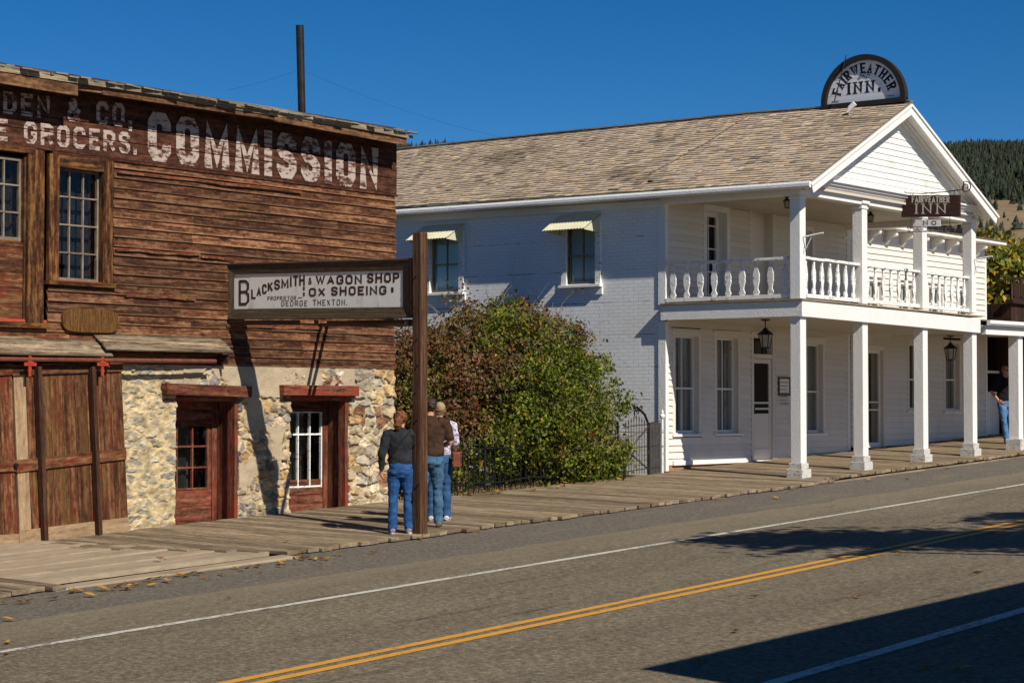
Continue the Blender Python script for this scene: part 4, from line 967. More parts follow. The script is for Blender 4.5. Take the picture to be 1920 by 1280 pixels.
# ------------------------------------------------------------------ the white inn
XI, XE = 32.9, 40.3; PY = 18.75; XC = 36.57; YF = 18.25
SD = Plane('side', XI)
def brickpanel():
    m, t, bs = mat('pressed_brick_sheet'); k = N(t)
    tc = k.n('ShaderNodeTexCoord'); sp = k.n('ShaderNodeSeparateXYZ'); k.l(tc.outputs['Object'], sp.inputs[0]); cb = k.n('ShaderNodeCombineXYZ'); k.l(sp.outputs[1], cb.inputs[0]); k.l(sp.outputs[2], cb.inputs[1])
    br = k.n('ShaderNodeTexBrick'); k.l(cb.outputs[0], br.inputs['Vector']); br.inputs['Scale'].default_value = 1; br.inputs['Brick Width'].default_value = .235; br.inputs['Row Height'].default_value = .071
    br.inputs['Mortar Size'].default_value = .008; br.inputs['Mortar Smooth'].default_value = .25; br.inputs['Color1'].default_value = (.84, .84, .84, 1); br.inputs['Color2'].default_value = (.82, .82, .82, 1); br.inputs['Mortar'].default_value = (.78, .78, .78, 1)
    z = k.math('FRACT', k.math('MULTIPLY', sp.outputs[2], 1 / .64)); seam = k.math('LESS_THAN', z, .022)
    n = k.noise(k.coord('Object', (1, .8, 1)), 2.2, 6, .7); n2 = k.noise(k.coord('Object', (1, .25, .25)), 1.3, 5)
    col = k.mix(k.math('MULTIPLY', seam, k.step(n, .46, .62)), br.outputs['Color'], (.20, .10, .04))
    col = k.mix(k.math('MULTIPLY', k.step(n2, .5, .72), .35), col, (.60, .55, .46)); n5 = k.noise(k.coord('Object', (1, 2.2, .35)), 3.0, 7, .75); col = k.mix(k.math('MULTIPLY', k.step(n5, .60, .75), .45), col, (.42, .36, .28))
    k.l(col, bs.inputs['Base Color']); bs.inputs['Roughness'].default_value = .62; bs.inputs['Specular IOR Level'].default_value = .25
    h = k.math('ADD', k.math('SUBTRACT', 1.0, br.outputs['Fac']), k.math('MULTIPLY', k.noise(k.coord('Object'), 5, 4), .5))
    h = k.math('SUBTRACT', h, k.math('MULTIPLY', seam, .8)); k.bump(h, .009, bs); return m
def build_inn():
    t = thing('inn', 'white two-storey inn with gabled front and a balcony porch on square posts', 'building', (36.5, 20.2, walk_z(36.5, 20.2)))
    rg = random.Random(31)
    W = [M['white']] * 3; WW = [M['whiteboard'], M['white'], M['white']]
    zc = 6.52; zfl = 4.44
    # --- side wall of pressed metal sheet, two windows
    ws = []
    for (ua, va, ub, vb) in ((808, 446, 862, 546), (1064, 428, 1118, 531)):
        p, q = onX(ua, va, XI), onX(ub, vb, XI); ws.append((q.y, p.y, q.z, p.z))
    ws.sort(); mb = MB(); y = WY + .03; zb = walk_z(33, 22) - .15; ztop = 6.72
    for (y0, y1, z0, z1) in ws:
        SD.box(mb, y, y0, zb, ztop, -.06, 0); SD.box(mb, y0, y1, zb, z0, -.06, 0); SD.box(mb, y0, y1, z1, ztop, -.06, 0); y = y1
    SD.box(mb, y, 34, zb, ztop, -.06, 0); mb.build('side_wall', brickpanel(), t)
    for i, (y0, y1, z0, z1) in enumerate(ws):
        wo = window(t, SD, y0, y1, z0, z1, [M['whiteworn'], M['greywood'], M['whiteworn']], .13, .05, 2, (0, .5, 1), .022, .04, None, (.0, 1.0), .06, head=.02, proud=.05, glass='blueglass')
        mb = MB(); SD.box(mb, y0 - .16, y1 + .16, z0 - .22, z0 - .085, -.01, .035); mb.build('apron', M['whiteworn'], wo)
        tg = (820 if i else 1087); c = 0
        ya, yb = y0 - .13, y1 + .19; zt = z1 + .26; pr = .60; dr = .34; mb = MB(); n = 56
        for j in range(n):
            a0 = ya + (yb - ya) * j / n; a1 = ya + (yb - ya) * (j + 1) / n; h0 = .010 * sin(j * pi / 2); h1 = .010 * sin((j + 1) * pi / 2)
            mb.quad((XI - .02, a0, zt + h0), (XI - .02, a1, zt + h1), (XI - pr, a1, zt - dr + h1), (XI - pr, a0, zt - dr + h0))
        for yy in (ya + .01, yb - .01): mb.poly([(XI - .01, yy, zt - .03), (XI - pr + .02, yy, zt - dr - .02), (XI - .01, yy, zt - dr - .05)], (0, .008, 0))
        aw = mb.build('window_awning', M['awning'], t, fix=False); sm = aw.modifiers.new('thick', 'SOLIDIFY'); sm.thickness = .006
    # --- front walls
    lz0 = walk_z(33, WY) + .10
    def W_(ua, ub, v0, v1, dv=0): return (B(ua, (v0 + v1) / 2)[0], B(ub, (v0 + v1) / 2)[0], B((ua + ub) / 2, v1)[1], B((ua + ub) / 2, v0)[1])
    low = [W_(1264, 1308, 630, 811), W_(1342, 1382, 634, 810), W_(1500, 1541, 645, 810)]
    dl = W_(1411, 1447, 634, 853); dl = (dl[0], dl[1], walk_z(36, WY) + .03, dl[3])
    up = [W_(1323, 1361, 397, 500), W_(1409, 1447, 391, 500), W_(1494, 1521, 432, 500)]
    up = [(a, b, zfl + (.02 if i < 2 else .55), d) for i, (a, b, c, d) in enumerate(up)]
    H = [(a - .1, b + .1, c - .05, d + .1) for a, b, c, d in low + [dl] + up]
    mb = MB(); siding(mb, FR, XI + .08, XE - .08, lz0, 4.15, .128, H, 0.0, 3.2, rg=rg, out=.030)
    siding(mb, FR, XI + .08, XE - .08, zfl, zc, .128, H, 0.0, 3.2, rg=rg, out=.030)
    mb.build('front_wall', M['whiteboard'], t)
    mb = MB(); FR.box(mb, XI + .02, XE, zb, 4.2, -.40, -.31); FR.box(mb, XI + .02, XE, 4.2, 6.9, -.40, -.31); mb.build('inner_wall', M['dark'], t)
    for i, (a, b, c, d) in enumerate(low): window(t, FR, a, b, c, d, WW, .10, .09, 2, (0, .46, 1), .022, .035, ((.46, .54), (.60, .72), (.30, .42))[i], None, .04, head=.03, seed=i)
    # screen door and transom
    a, b, c, d = dl; zt1 = B(1429, 664)[1]; zt0 = B(1429, 672)[1]
    mb = MB()
    for (q0, q1) in ((a - .09, a), (b, b + .09)): FR.box(mb, q0, q1, c, d + .09, -.12, .035, 'b')
    FR.box(mb, a, b, d, d + .09, -.12, .037); FR.box(mb, a - .12, b + .12, d + .091, d + .13, -.02, .07); FR.box(mb, a, b, zt0, zt1, -.1, .02); FR.box(mb, a - .1, b + .1, c - .07, c - .002, -.12, .10)
    fr = mb.build('door_frame', M['whiteboard'], t)
    mb = MB(); mb.quad(FR.p(a, zt1, -.06), FR.p(b, zt1, -.06), FR.p(b, d, -.06), FR.p(a, d, -.06)); mb.build('transom_pane', M['glass'], fr)
    mb = MB(); FR.box(mb, a + .18, a + .2, zt1, d, -.07, -.05, 'b'); FR.box(mb, b - .3, b - .28, zt1, d, -.07, -.05, 'b'); FR.box(mb, a - .02, b + .02, c, d, -.26, -.24); mb.build('transom_bar', M['dark'], fr)
    st = .085; zg0 = B(1429, 775)[1]; mb = MB()
    FR.box(mb, a + .01, a + st, c + .01, zt0 - .01, -.05, -.012, 'b'); FR.box(mb, b - st, b - .01, c + .01, zt0 - .01, -.05, -.012, 'b'); FR.box(mb, a + st, b - st, zt0 - .10, zt0 - .01, -.05, -.012)
    FR.box(mb, a + st, b - st, c + .01, c + .22, -.05, -.012); FR.box(mb, a + st, b - st, c + .22, zg0 - .04, -.045, -.028); FR.box(mb, a + st, b - st, zg0 - .04, zg0, -.05, -.012)
    for v in (755, 766): z = B(1429, v)[1]; FR.box(mb, a + st, b - st, z - .02, z + .02, -.048, -.014)
    sd = mb.build('screen_door', M['whiteboard'], t)
    mb = MB(); FR.box(mb, a + st, b - st, zg0, zt0 - .1, -.045, -.04); mb.build('screen_mesh', flat('insect_screen', (.022, .017, .014), .9), sd)
    mb = MB(); FR.box(mb, a + .02, a + .05, c + .95, c + 1.08, -.01, .03, 'b'); mb.build('door_handle', M['black'], sd)
    # balcony doors and window
    a, b, c, d = up[0]; window(t, FR, a, b, c, d, W, .12, .17, 2, (0, .14, .38, .62, .86, 1), .025, .09, None, None, 0, name='balcony_door', head=.02)
    a, b, c, d = up[1]; mb = MB(); [FR.box(mb, q0, q1, c, d + .11, -.2, .035, 'b') for q0, q1 in ((a - .11, a), (b, b + .11))]; FR.box(mb, a, b, d, d + .11, -.2, .037); FR.box(mb, a, b, c, d, -.22, -.17)
    for z0, z1 in ((c + .2, c + .85), (c + 1.0, d - .15)): FR.box(mb, a + .12, b - .12, z0, z1, -.17, -.155)
    mb.build('balcony_door', M['whiteboard'], t)
    a, b, c, d = up[2]; window(t, FR, a, b, c, d, W, .12, .08, 1, (0, .5, 1), .02, .05, None, None, .04)
    # corner boards, skirt and footing
    mb = MB()
    for q0, q1 in ((zb, 4.13), (4.45, 6.6)):
        for bb in ((XI - .03, XI + .075, WY - .045, WY + .13), (XE - .09, XE + .03, WY - .045, WY + .05)): mb = MB(); mb.bx(*bb, q0, q1, 'z'); mb.build('corner_board', M['whiterough'], t, bevel=.005)
    mb = MB(); mb.bx(XI + .2, 35.8, WY - .085, WY - .03, lz0 - .005, lz0 + .085, 'x'); mb.build('skirt_board', M['whiterough'], t, bevel=.005)
    mb = MB(); mb.bx(XI - .005, XE, WY - .03, WY + .1, zb, lz0 - .008, 'x'); mb.build('brick_footing', M['brickbase'], t)
    # --- porch: posts, beam, ceilings, floor
    post = [B_[0] for B_ in ((32.91,), (35.33,), (37.92,), (40.25,))]
    bz = lambda x: 4.15 - (x - 32.9) * .011
    for x in post:
        z0 = walk_z(x, PY); mb = MB(); hw = .108
        mb.bx(x - hw, x + hw, PY - hw, PY + hw, z0 + .262, bz(x), 'z', rn=.5)
        po = mb.build('porch_post', M['whiterough'], t, bevel=.008)
        mb = MB(); mb.bx(x - .17, x + .17, PY - .17, PY + .17, z0 - .03, z0 + .15, 'x'); mb.bx(x - .135, x + .135, PY - .135, PY + .135, z0 + .151, z0 + .262, 'x'); mb.build('post_base', M['basepaint'], po, bevel=.01)
        mb = MB(); z0 = zfl + .03; hw = .108; zt = 6.42
        mb.bx(x - hw, x + hw, PY - hw, PY + hw, z0, zt, 'z', rn=.5); po = mb.build('balcony_post', M['whiterough'], t, bevel=.008)
        mb = MB(); mb.bx(x - .125, x + .125, PY - .125, PY + .125, zt - .10, zt - .06, 'x'); mb.bx(x - .15, x + .15, PY - .15, PY + .15, zt - .002, zt + .06, 'x'); mb.build('post_cap', M['white'], po, bevel=.006)
        if x in (post[0], post[-1]):
            mb = MB(); zz = 5.62; mb.tube([(x, PY + .10, zz - .02), (x, PY - .16, zz), (x + .02, PY - .52, zz + .05)], .017, 6); mb.tube([(x, PY - .115, zz - .32), (x + .01, PY - .30, zz + .02)], .007, 5); mb.build('flag_bracket', M['white'], po)
    mb = MB(); Yb = PY - .14; xl, xr = XI - .14, XE + .12
    mb.beam((xl, Yb, 4.29), (xr, Yb, 4.20), .06, .30); mb.beam((xl + .03, Yb + .03, 4.29), (xl + .03, WY, 4.29), .06, .29); mb.beam((xr - .03, Yb + .03, 4.20), (xr - .03, WY, 4.21), .06, .29)
    mb.build('balcony_beam', M['whiterough'], t, bevel=.004)
    mb = MB(); mb.beam((xl - .04, (Yb + WY) / 2 - .03, 4.456), (xr + .04, (Yb + WY) / 2 - .03, 4.40), WY - Yb + .05, .03); mb.build('balcony_floor', M['greywood'], t)
    mb = MB(); y = Yb + .04
    while y < WY: mb.beam((xl + .05, y + .06, bz(xl) + .03), (xr - .05, y + .06, bz(xr) + .03), .115, .02); y += .12
    mb.build('porch_ceiling', M['ceil'], t)
    mb = MB(); y = YF + .3
    while y < WY: mb.bx(XI - .4, XE + .15, y, y + .118, zc, zc + .03, 'x'); y += .142
    mb.bx(XI - .4, XE + .15, YF + .3, WY, zc + .031, zc + .05, 'x'); mb.build('balcony_ceiling', M['ceil'], t)
    mb = MB(); mb.bx(XI - .16, XE + .16, PY - .12, PY + .12, 6.40, 6.52, 'x'); mb.bx(XI - .12, XI + .12, PY + .121, WY, 6.40, 6.52, 'y'); mb.bx(XE - .12, XE + .12, PY + .121, WY, 6.40, 6.52, 'y')
    for i, (o, z0, z1) in enumerate(((.16, 6.521, 6.60), (.20, 6.601, 6.65), (.25, 6.651, 6.70), (.30, 6.701, 6.735))): mb.bx(XI + .3, XE - .3, PY - o, PY + .1, z0, z1, 'x')
    mb.build('cornice', M['white'], t, bevel=.003)
    # --- railings with flat sawn balusters
    prof = [(0, .045), (.05, .085), (.10, .08), (.17, .045), (.24, .05), (.42, .092), (.5, .080), (.52, .094), (.62, .085), (.86, .034), (.93, .034), (.97, .055), (1, .06)]
    def baluster(c, A, h, parent, k=1.0):
        L = [c + A * (w_ * k) + Vector((0, 0, f * h)) for f, w_ in prof]; Rr = [c - A * (w_ * k) + Vector((0, 0, f * h)) for f, w_ in reversed(prof)]
        Nn = A.cross(Vector((0, 0, 1))) * .032; mb = MB()
        for i in range(len(prof) - 1): mb.poly([L[i], L[i + 1], Rr[-2 - i], Rr[-1 - i]], Nn)
        mb.build('baluster', M['whiteworn'], parent)
    def rail(p0, p1, n, k, ns):
        mb = MB(); d = (p1 - p0).normalized(); sg = 8
        for i in range(sg):
            a, b = p0.lerp(p1, i / sg), p0.lerp(p1, (i + 1) / sg); jz = Vector((0, 0, rg.uniform(-.006, .006)))
            mb.beam(a + jz, b + jz, .10 + rg.uniform(-.01, .01), .05)
        ro = mb.build('hand_rail', M['whiteworn'], t, bevel=.004); mb = MB(); mb.beam(p0 - Vector((0, 0, .70)), p1 - Vector((0, 0, .70)), .075, .075); mb.build('bottom_rail', M['whiteworn'], t, bevel=.004); ro = t
        for i in range(n):
            c = p0.lerp(p1, (i + ns) / (n - 1 + 2 * ns)); c = c - Vector((0, 0, .66)) - d.cross(Vector((0, 0, 1))) * .016; baluster(c, d, .635, ro, k)
    rail(Vector((XI, WY - .05, 5.235)), Vector((XI, PY + .11, 5.235)), 9, .74, .5)
    for x0, x1 in zip(post[:-1], post[1:]): rail(Vector((x0 + .11, PY, 5.245 - (x0 - 33) * .003)), Vector((x1 - .11, PY, 5.245 - (x1 - 33) * .003)), 7, .74, .55)
    # --- gable
    ZA = 8.52; half = 4.03; ze = 6.60; sl = (ZA - ze) / half
    mb = MB(); gz0 = 6.74; yy = 18.60; pit = .121; r = 0
    while gz0 + r * pit < ZA - .3:
        z = gz0 + r * pit; hw = (ZA - .24 - z) / sl - .05
        if hw < .08: break
        A = Vector((1, 0, 0)); az = Vector((0, .016, pit)).normalized(); mb.obox((XC, yy - .012, z + pit / 2), A, az.cross(A), az, hw, .008, pit / 2 + .008); r += 1
    mb.poly([(XC - half + .3, yy + .01, 6.7), (XC + half - .3, yy + .01, 6.7), (XC, yy + .01, ZA - .2)], (0, .04, 0))
    mb.build('gable_wall', M['gableboard'], t)
    mb = MB()
    for sgn in (-1, 1):
        dn = Vector((sgn * half, 0, -(ZA - ze))).normalized(); up = Vector((sgn * sl, 0, 1)).normalized()
        def rake(y0, y1, o0, o1, ext): # boards along the slope between two offsets under the roof surface
            a = Vector((XC, y0, ZA)); L = Vector((half + ext, 0, 0)).length / abs(dn.x); e = a + dn * L
            P = [a - Vector((0, 0, o0 / up.z)), e - up * o0, e - up * o1, a - Vector((0, 0, o1 / up.z))]; mb.poly(P, (0, y1 - y0, 0))
        rake(YF - .03, YF + .02, .035, .085, .05); rake(YF, YF + .03, .0855, .23, .02); rake(18.545, 18.585, .13, .26, -.25); rake(YF + .03, 18.6, .112, .128, .0); rake(18.50, 18.545, .13, .17, -.2)
    mb.build('rake_board', M['white'], t, bevel=.003)
    # --- roof
    zr = lambda y: ZA + min(1, (y - YF) / 3.6) * .09; zeave = lambda y: ze + .0 + (y - YF) * .012
    mb = MB(); n = 8; ys = [YF, 20, 22, 26, 30, 34]
    for y0, y1 in zip(ys[:-1], ys[1:]):
        for sgn in (-1, 1):
            b = len(mb.v)
            P = [Vector((XC, y0, zr(y0))), Vector((XC + sgn * half, y0, zeave(y0))), Vector((XC + sgn * half, y1, zeave(y1))), Vector((XC, y1, zr(y1)))]
            mb.poly(P, (0, 0, -.03))
    rf = mb.build('roof', M['shake'], t)
    V = []; F = []; Cc = []; rows = 34; pal = [(.50, .38, .265), (.54, .42, .29), (.46, .355, .26), (.57, .44, .29), (.43, .335, .255), (.52, .39, .27), (.47, .385, .295)]
    for i in range(rows):
        y = YF - .02; f0 = i / rows; wav = lambda q: .006 * noise.noise(Vector((q * 1.3, i * .9, 0)))
        while y < 34:
            wd = rg.uniform(.11, .24); y2 = y + wd; g = .003; b = len(V); jl = rg.uniform(-.006, .004); li = rg.uniform(.018, .030)
            def pt(f, yy, h): f = max(-.012, min(1, f)); return (XC - half * (1 - f), yy, zeave(yy) + (zr(yy) - zeave(yy)) * f + h)
            V += [pt(f0 + jl + wav(y), y + g, .004), pt(f0 + jl + wav(y2), y2 - g, .004), pt(f0 + jl + wav(y), y + g, li), pt(f0 + jl + wav(y2), y2 - g, li), pt(f0 + 1.25 / rows, y2 - g, .004), pt(f0 + 1.25 / rows, y + g, .004)]
            F += [(b, b + 1, b + 3, b + 2), (b + 2, b + 3, b + 4, b + 5)]
            st = noise.noise(Vector((y * .5, i * .11, 3))) + .5 * noise.noise(Vector((y * 1.7, i * .3, 1)))
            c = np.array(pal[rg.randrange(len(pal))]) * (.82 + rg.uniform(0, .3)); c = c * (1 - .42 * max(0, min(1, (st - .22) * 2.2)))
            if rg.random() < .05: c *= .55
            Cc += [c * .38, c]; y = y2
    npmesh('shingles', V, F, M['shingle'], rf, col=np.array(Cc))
    mb = MB(); sp_ = [(.985, 21.9), (.78, 21.95), (.58, 22.0), (.38, 22.2), (.2, 22.35)]; pp = [Vector((XC - half * (1 - f), y, zeave(y) + (zr(y) - zeave(y)) * f + .04)) for f, y in sp_]
    for a, b in zip(pp[:-1], pp[1:]): mb.beam(a, b, .022, .008, up=(-sl, 0, 1))
    mb.build('roof_seam', M['canopywood'], rf)
    mb = MB()
    for y0, y1 in zip(ys[:-1], ys[1:]): mb.beam((XC - .0, y0, zr(y0) + .02), (XC, y1, zr(y1) + .02), .2, .03)
    mb.build('ridge_cap', M['shake'], rf)
    mb = MB(); pa = onX(1521, 345, XC - half - .03); pb = onX(737, 399, XC - half - .03); d = (pb - pa).normalized(); pb = pa + d * 16
    pa.y = YF - .0; prof = [(-.03, .06), (-.055, .02), (-.055, -.03), (-.03, -.06), (.03, -.06), (.03, .05)]
    mb.poly([(pa.x + x, pa.y, pa.z + z) for x, z in prof], pb - pa); mb.build('gutter', M['whiterough'], t)
    mb = MB(); mb.poly([(XC - half + .01, YF + .03, ze - .075), (XI + .0, YF + .03, ze - .06), (XI, 34, ze + .09), (XC - half + .01, 34, ze + .09)], (0, 0, -.02)); mb.poly([(XI - .06, WY + .03, ze - .25), (XI - .001, WY + .03, ze - .25), (XI - .001, 34, ze - .12), (XI - .06, 34, ze - .12)], (0, 0, .14))
    mb.build('eave_soffit', M['white'], t)
    mb = MB(); mb.bx(XE - .05, XE - .01, WY + .01, 34, zb, 6.5, 'y'); mb.build('far_side_wall', M['white'], t)
build_inn()

# --- things fixed to the inn
def lantern(loc, chain, label, s=1.0):
    t = thing('porch_lantern', label, 'lantern', loc, 'black iron lanterns under the inn porch')
    L = Vector(loc)
    mb = MB(); mb.lathe(L - Vector((0, 0, .03)), [(.09, .03), (.09, .012), (.02, 0)], 12); mb.tube([L, L - Vector((0, 0, chain))], .011, 6); mb.build('hanger', M['black'], t)
    b = L - Vector((0, 0, chain)); hw0, hw1 = .085, .125; hz = .25; mb = MB()
    mb.lathe(b - Vector((0, 0, .13)), [(.155, 0), (.15, .015), (.06, .09), (.045, .10), (.045, .125), (.012, .135), (.012, .15)], 6); mb.lathe(b - Vector((0, 0, .14 + hz)), [(.085, 0), (.09, .02), (.02, .025)], 6)
    for i in range(6):
        a = 2 * pi * i / 6; mb.tube([b + Vector((cos(a) * .135, sin(a) * .135, -.13)), b + Vector((cos(a) * .088, sin(a) * .088, -.13 - hz))], .008, 5)
    mb.build('lantern_frame', M['black'], t)
    mb = MB(); mb.lathe(b - Vector((0, 0, .13 + hz)), [(.078, 0), (.122, hz - .005)], 6); mb.build('lamp_glass', M['lampglass'], t); t.scale = (s, s, s)
lp = onZ(1435, 600, 4.14); lantern((lp.x, lp.y, 4.15), .16, 'black iron lantern hanging over the screen door at the left end of the lower porch')
lp = onZ(1782, 629, 4.06); lantern((lp.x, lp.y, 4.06), .16, 'black iron lantern hanging under the right end of the lower porch before a tall window')
lp = onZ(1476, 370, 6.51); lantern((lp.x, lp.y, 6.52), .02, 'black iron lantern fixed to the balcony ceiling beside the left corner post', .55)
lp = onZ(1632, 398, 6.51); lantern((lp.x, lp.y, 6.52), .02, 'black iron lantern fixed to the balcony ceiling right of the second upper post', .55)
def build_notice():
    a0, z0 = B(1459, 741, .04); a1, z1 = B(1481, 707, .04); t = thing('notice_plaque', 'small framed notice plaque on the white wall right of the screen door', 'plaque', ((a0 + a1) / 2, WY, z0))
    mb = MB(); f = .035; FR.box(mb, a0, a1, z0, z0 + f, .024, .065); FR.box(mb, a0, a1, z1 - f, z1, .024, .065); FR.box(mb, a0, a0 + f, z0 + f, z1 - f, .024, .065, 'b'); FR.box(mb, a1 - f, a1, z0 + f, z1 - f, .024, .065, 'b'); mb.build('frame', M['signframe'], t, bevel=.004)
    mb = MB(); FR.box(mb, a0 + f, a1 - f, z0 + f, z1 - f, .024, .045); mb.build('panel', M['cream'], t)
    mb = MB()
    for i in range(7): z = z1 - .12 - i * .075; FR.box(mb, a0 + .08, a1 - .08 - .04 * (i % 3), z, z + .018, .045, .047)
    mb.build('engraved_line', M['greywood'], t)
build_notice()
def build_arch_sign():
    X = XC - .0; c = onX(1623, 191, X); r = (onX(1545, 198, X).y - onX(1703, 187, X).y) / 2; zt = onX(1622, 104, X).z; hgt = zt - c.z; zr_ = 8.63
    t = thing('arched_roof_sign', 'half-round grey sign lettered Fairweather Inn in black on the roof ridge', 'sign', (X, c.y, zr_))
    n = 40; k = .885
    P = lambda a, q: Vector((X, c.y - cos(a) * r * q, c.z + .10 * (q < 1) * 0 + sin(a) * hgt * q))
    mb = MB()
    for i in range(n):
        a0, a1 = pi * i / n, pi * (i + 1) / n; mb.poly([P(a0, 1), P(a1, 1), P(a1, k), P(a0, k)], (-.14, 0, 0), rn=.5)
    mb.bx(X - .14, X, c.y - r, c.y + r, c.z - .10, c.z - .001, 'y'); mb.build('frame', flat('dark_sign_frame', (.022, .018, .018), .8, 0, (.012, .010, .010), 6), t)
    mb = MB(); z = c.z; b = .16
    while z < c.z + hgt * k * .99:
        z1 = min(z + b, c.z + hgt * k); q = lambda zz: r * (k + .04) * math.sqrt(max(0, 1 - ((zz - c.z) / (hgt * (k + .04))) ** 2))
        mb.poly([(X - .06, c.y - q(z), z + .003), (X - .06, c.y + q(z), z + .003), (X - .06, c.y + q(z1 - .003), z1 - .003), (X - .06, c.y - q(z1 - .003), z1 - .003)], (.03, 0, 0)); z = z1
    mb.build('sign_panel', paintm('grey_white_paint', (.68, .69, .72), (.4, .4, .42), .4, .7, 2, chip=(.36, .35, .34), ca=.3), t)
    mb = MB(); lh = .235; rr = .575
    word = 'FAIRWEATHER'; wd = [.9, 1.0, .45, 1, 1.25, .95, 1.0, .95, 1.05, .9, 1.0]; tot = sum(wd); a = pi * .93; span = pi * .86
    for ch, w_ in zip(word, wd):
        da = span * w_ / tot; am = a - da / 2; lw = da * rr * r * .72
        def fn(x, y, d, am=am, lw=lw):
            dx = (x - lw / 2); rad = rr * r + y * .9; ang = am - dx / (rr * r + lh * .4)
            return Vector((X - .062 - d, c.y - rad * cos(ang), c.z + .03 + rad * sin(ang) * hgt / r))
        lettering(mb, ch, lh, lw, .042, fn, .001, .16); a -= da
    def fn2(x, y, d): return Vector((X - .062 - d, c.y + .37 - x, c.z + .17 + y))
    lettering(mb, 'INN.', .24, .74, .055, fn2, .001, .2, .55)
    rg = random.Random(6)
    for i in range(9): y = c.y + .12 - i * .028; z = c.z + .50 + .02 * (i % 3); mb.beam((X - .066, y, z), (X - .066, y - .03, z + (.05 if i % 2 else -.04)), .006, .012)
    for y0 in (c.y + .72, c.y - .52):
        for i in range(4): mb.beam((X - .066, y0 - i * .04, c.z + .06), (X - .066, y0 - i * .04 - .025, c.z + .06), .004, .014)
    mb.build('lettering', M['lettblack'], t)
    mb = MB(); mb.tube([(X - .15, c.y + .35, c.z + .96), (X - .17, c.y + .62, zr_ + .02)], .012, 5); mb.build('stay_rod', M['rustiron'], t); mb = MB(); mb.bx(X - .10, X - .04, c.y - r, c.y - r + .06, zr_ - .05, c.z + .02, 'z'); mb.build('support', M['rustiron'], t); mb = MB(); mb.bx(X - .10, X - .04, c.y + r - .06, c.y + r, zr_ - .12, c.z + .02, 'z'); mb.build('support', M['rustiron'], t)
build_arch_sign()
def build_hanging_sign():
    X = 36.9; pl = lambda u, v, d=0: onX(u, v, X - d)
    a, b, c, d = pl(1690, 407), pl(1800, 406), pl(1690, 366), pl(1800, 365.5)
    t = thing('hanging_sign', 'dark brown hanging board lettered Fairweather Inn above a small white NO plate', 'sign', (X, 18.5, 6.9))
    mb = MB(); mb.poly([a, b, d, c], (.045, 0, 0)); mb.build('board', M['brownsign'], t, bevel=.006)
    mb = MB()
    def put(s, u0, u1, v0, v1, sw, serif, gap, m):
        bl, br, tl, tr = pl(u0, v1), pl(u1, v1), pl(u0, v0), pl(u1, v0); W_ = (br - bl).length; H_ = (tl - bl).length; lettering(m, s, H_, W_, sw * H_, on_quad(bl, br, tl, tr, W_, H_, (-1, 0, 0)), .0012, serif, gap)
    put('FAIRWEATHER', 1710, 1780, 367.5, 380, .17, .12, .45, mb); put('INN', 1716, 1774, 382, 401, .17, .2, .5, mb); mb.build('lettering', M['lettcream'], t)
    mb = MB(); mb.poly([pl(1716, 425), pl(1763, 425), pl(1763, 412), pl(1716, 412)], (.012, 0, 0)); np_ = mb.build('no_plate', M['white'], t)
    mb = MB(); put('NO', 1730, 1756, 414, 422, .2, .2, .7, mb); mb.build('lettering', M['lettblack'], np_)
    mb = MB(); put('VACANCY', 1700, 1796, 426, 434, .16, .14, .5, mb); o = mb.build('vacancy_letters', flat('grey_letters', (.20, .16, .15), .7), t)
    mb = MB()
    mb.tube([pl(1701, 425), pl(1798, 425)], .006, 4); mb.tube([pl(1701, 434.5), pl(1798, 434.5)], .006, 4)
    for u in (1708, 1781): mb.tube([pl(u, 406), pl(u, 426)], .005, 4)
    for u in (1700, 1712, 1781, 1790): mb.tube([pl(u, 356 if u > 1750 else 362), pl(u, 369)], .007, 4)
    arm = [pl(1683, 353), pl(1700, 362), pl(1730, 363), pl(1770, 360), pl(1800, 356)]; cx = pl(1811, 351)
    sp = [cx + Vector((0, cos(q) * (.13 - q * .009), sin(q) * (.13 - q * .009))) for q in np.arange(1.2, 10.5, .5)]
    mb.tube(arm + [pl(1806, 356)] + [Vector(p) for p in sp], .011, 6); mb.tube([pl(1681, 331), pl(1682, 364)], .014, 6); mb.build('iron_bracket', M['black'], t)
build_hanging_sign()
def build_floodlight():
    Z_ = lambda X: 8.55 - (XC - X) * .476; X_ = min((abs(onX(1592, 217, q).z - Z_(q)), q) for q in np.arange(XC - 2.5, XC, .02))[1]; p = onX(1592, 217, X_) + Vector((0, 0, .12)); t = thing('roof_floodlight', 'small white floodlight on the shingle roof below the half-round sign', 'lamp', (p.x, p.y, p.z - .12))
    mb = MB(); mb.lathe(p - Vector((0, 0, .2)), [(.07, 0), (.07, .05), (.02, .06), (.02, .16)], 10); mb.build('base', M['concrete'], t)
    mb = MB(); mb.tube([p + Vector((-.02, .04, -.05)), p + Vector((0, -.02, .03)), p + Vector((.02, -.12, .12))], [.03, .05, .055], 10); mb.build('lamp_head', M['white'], t)
build_floodlight()
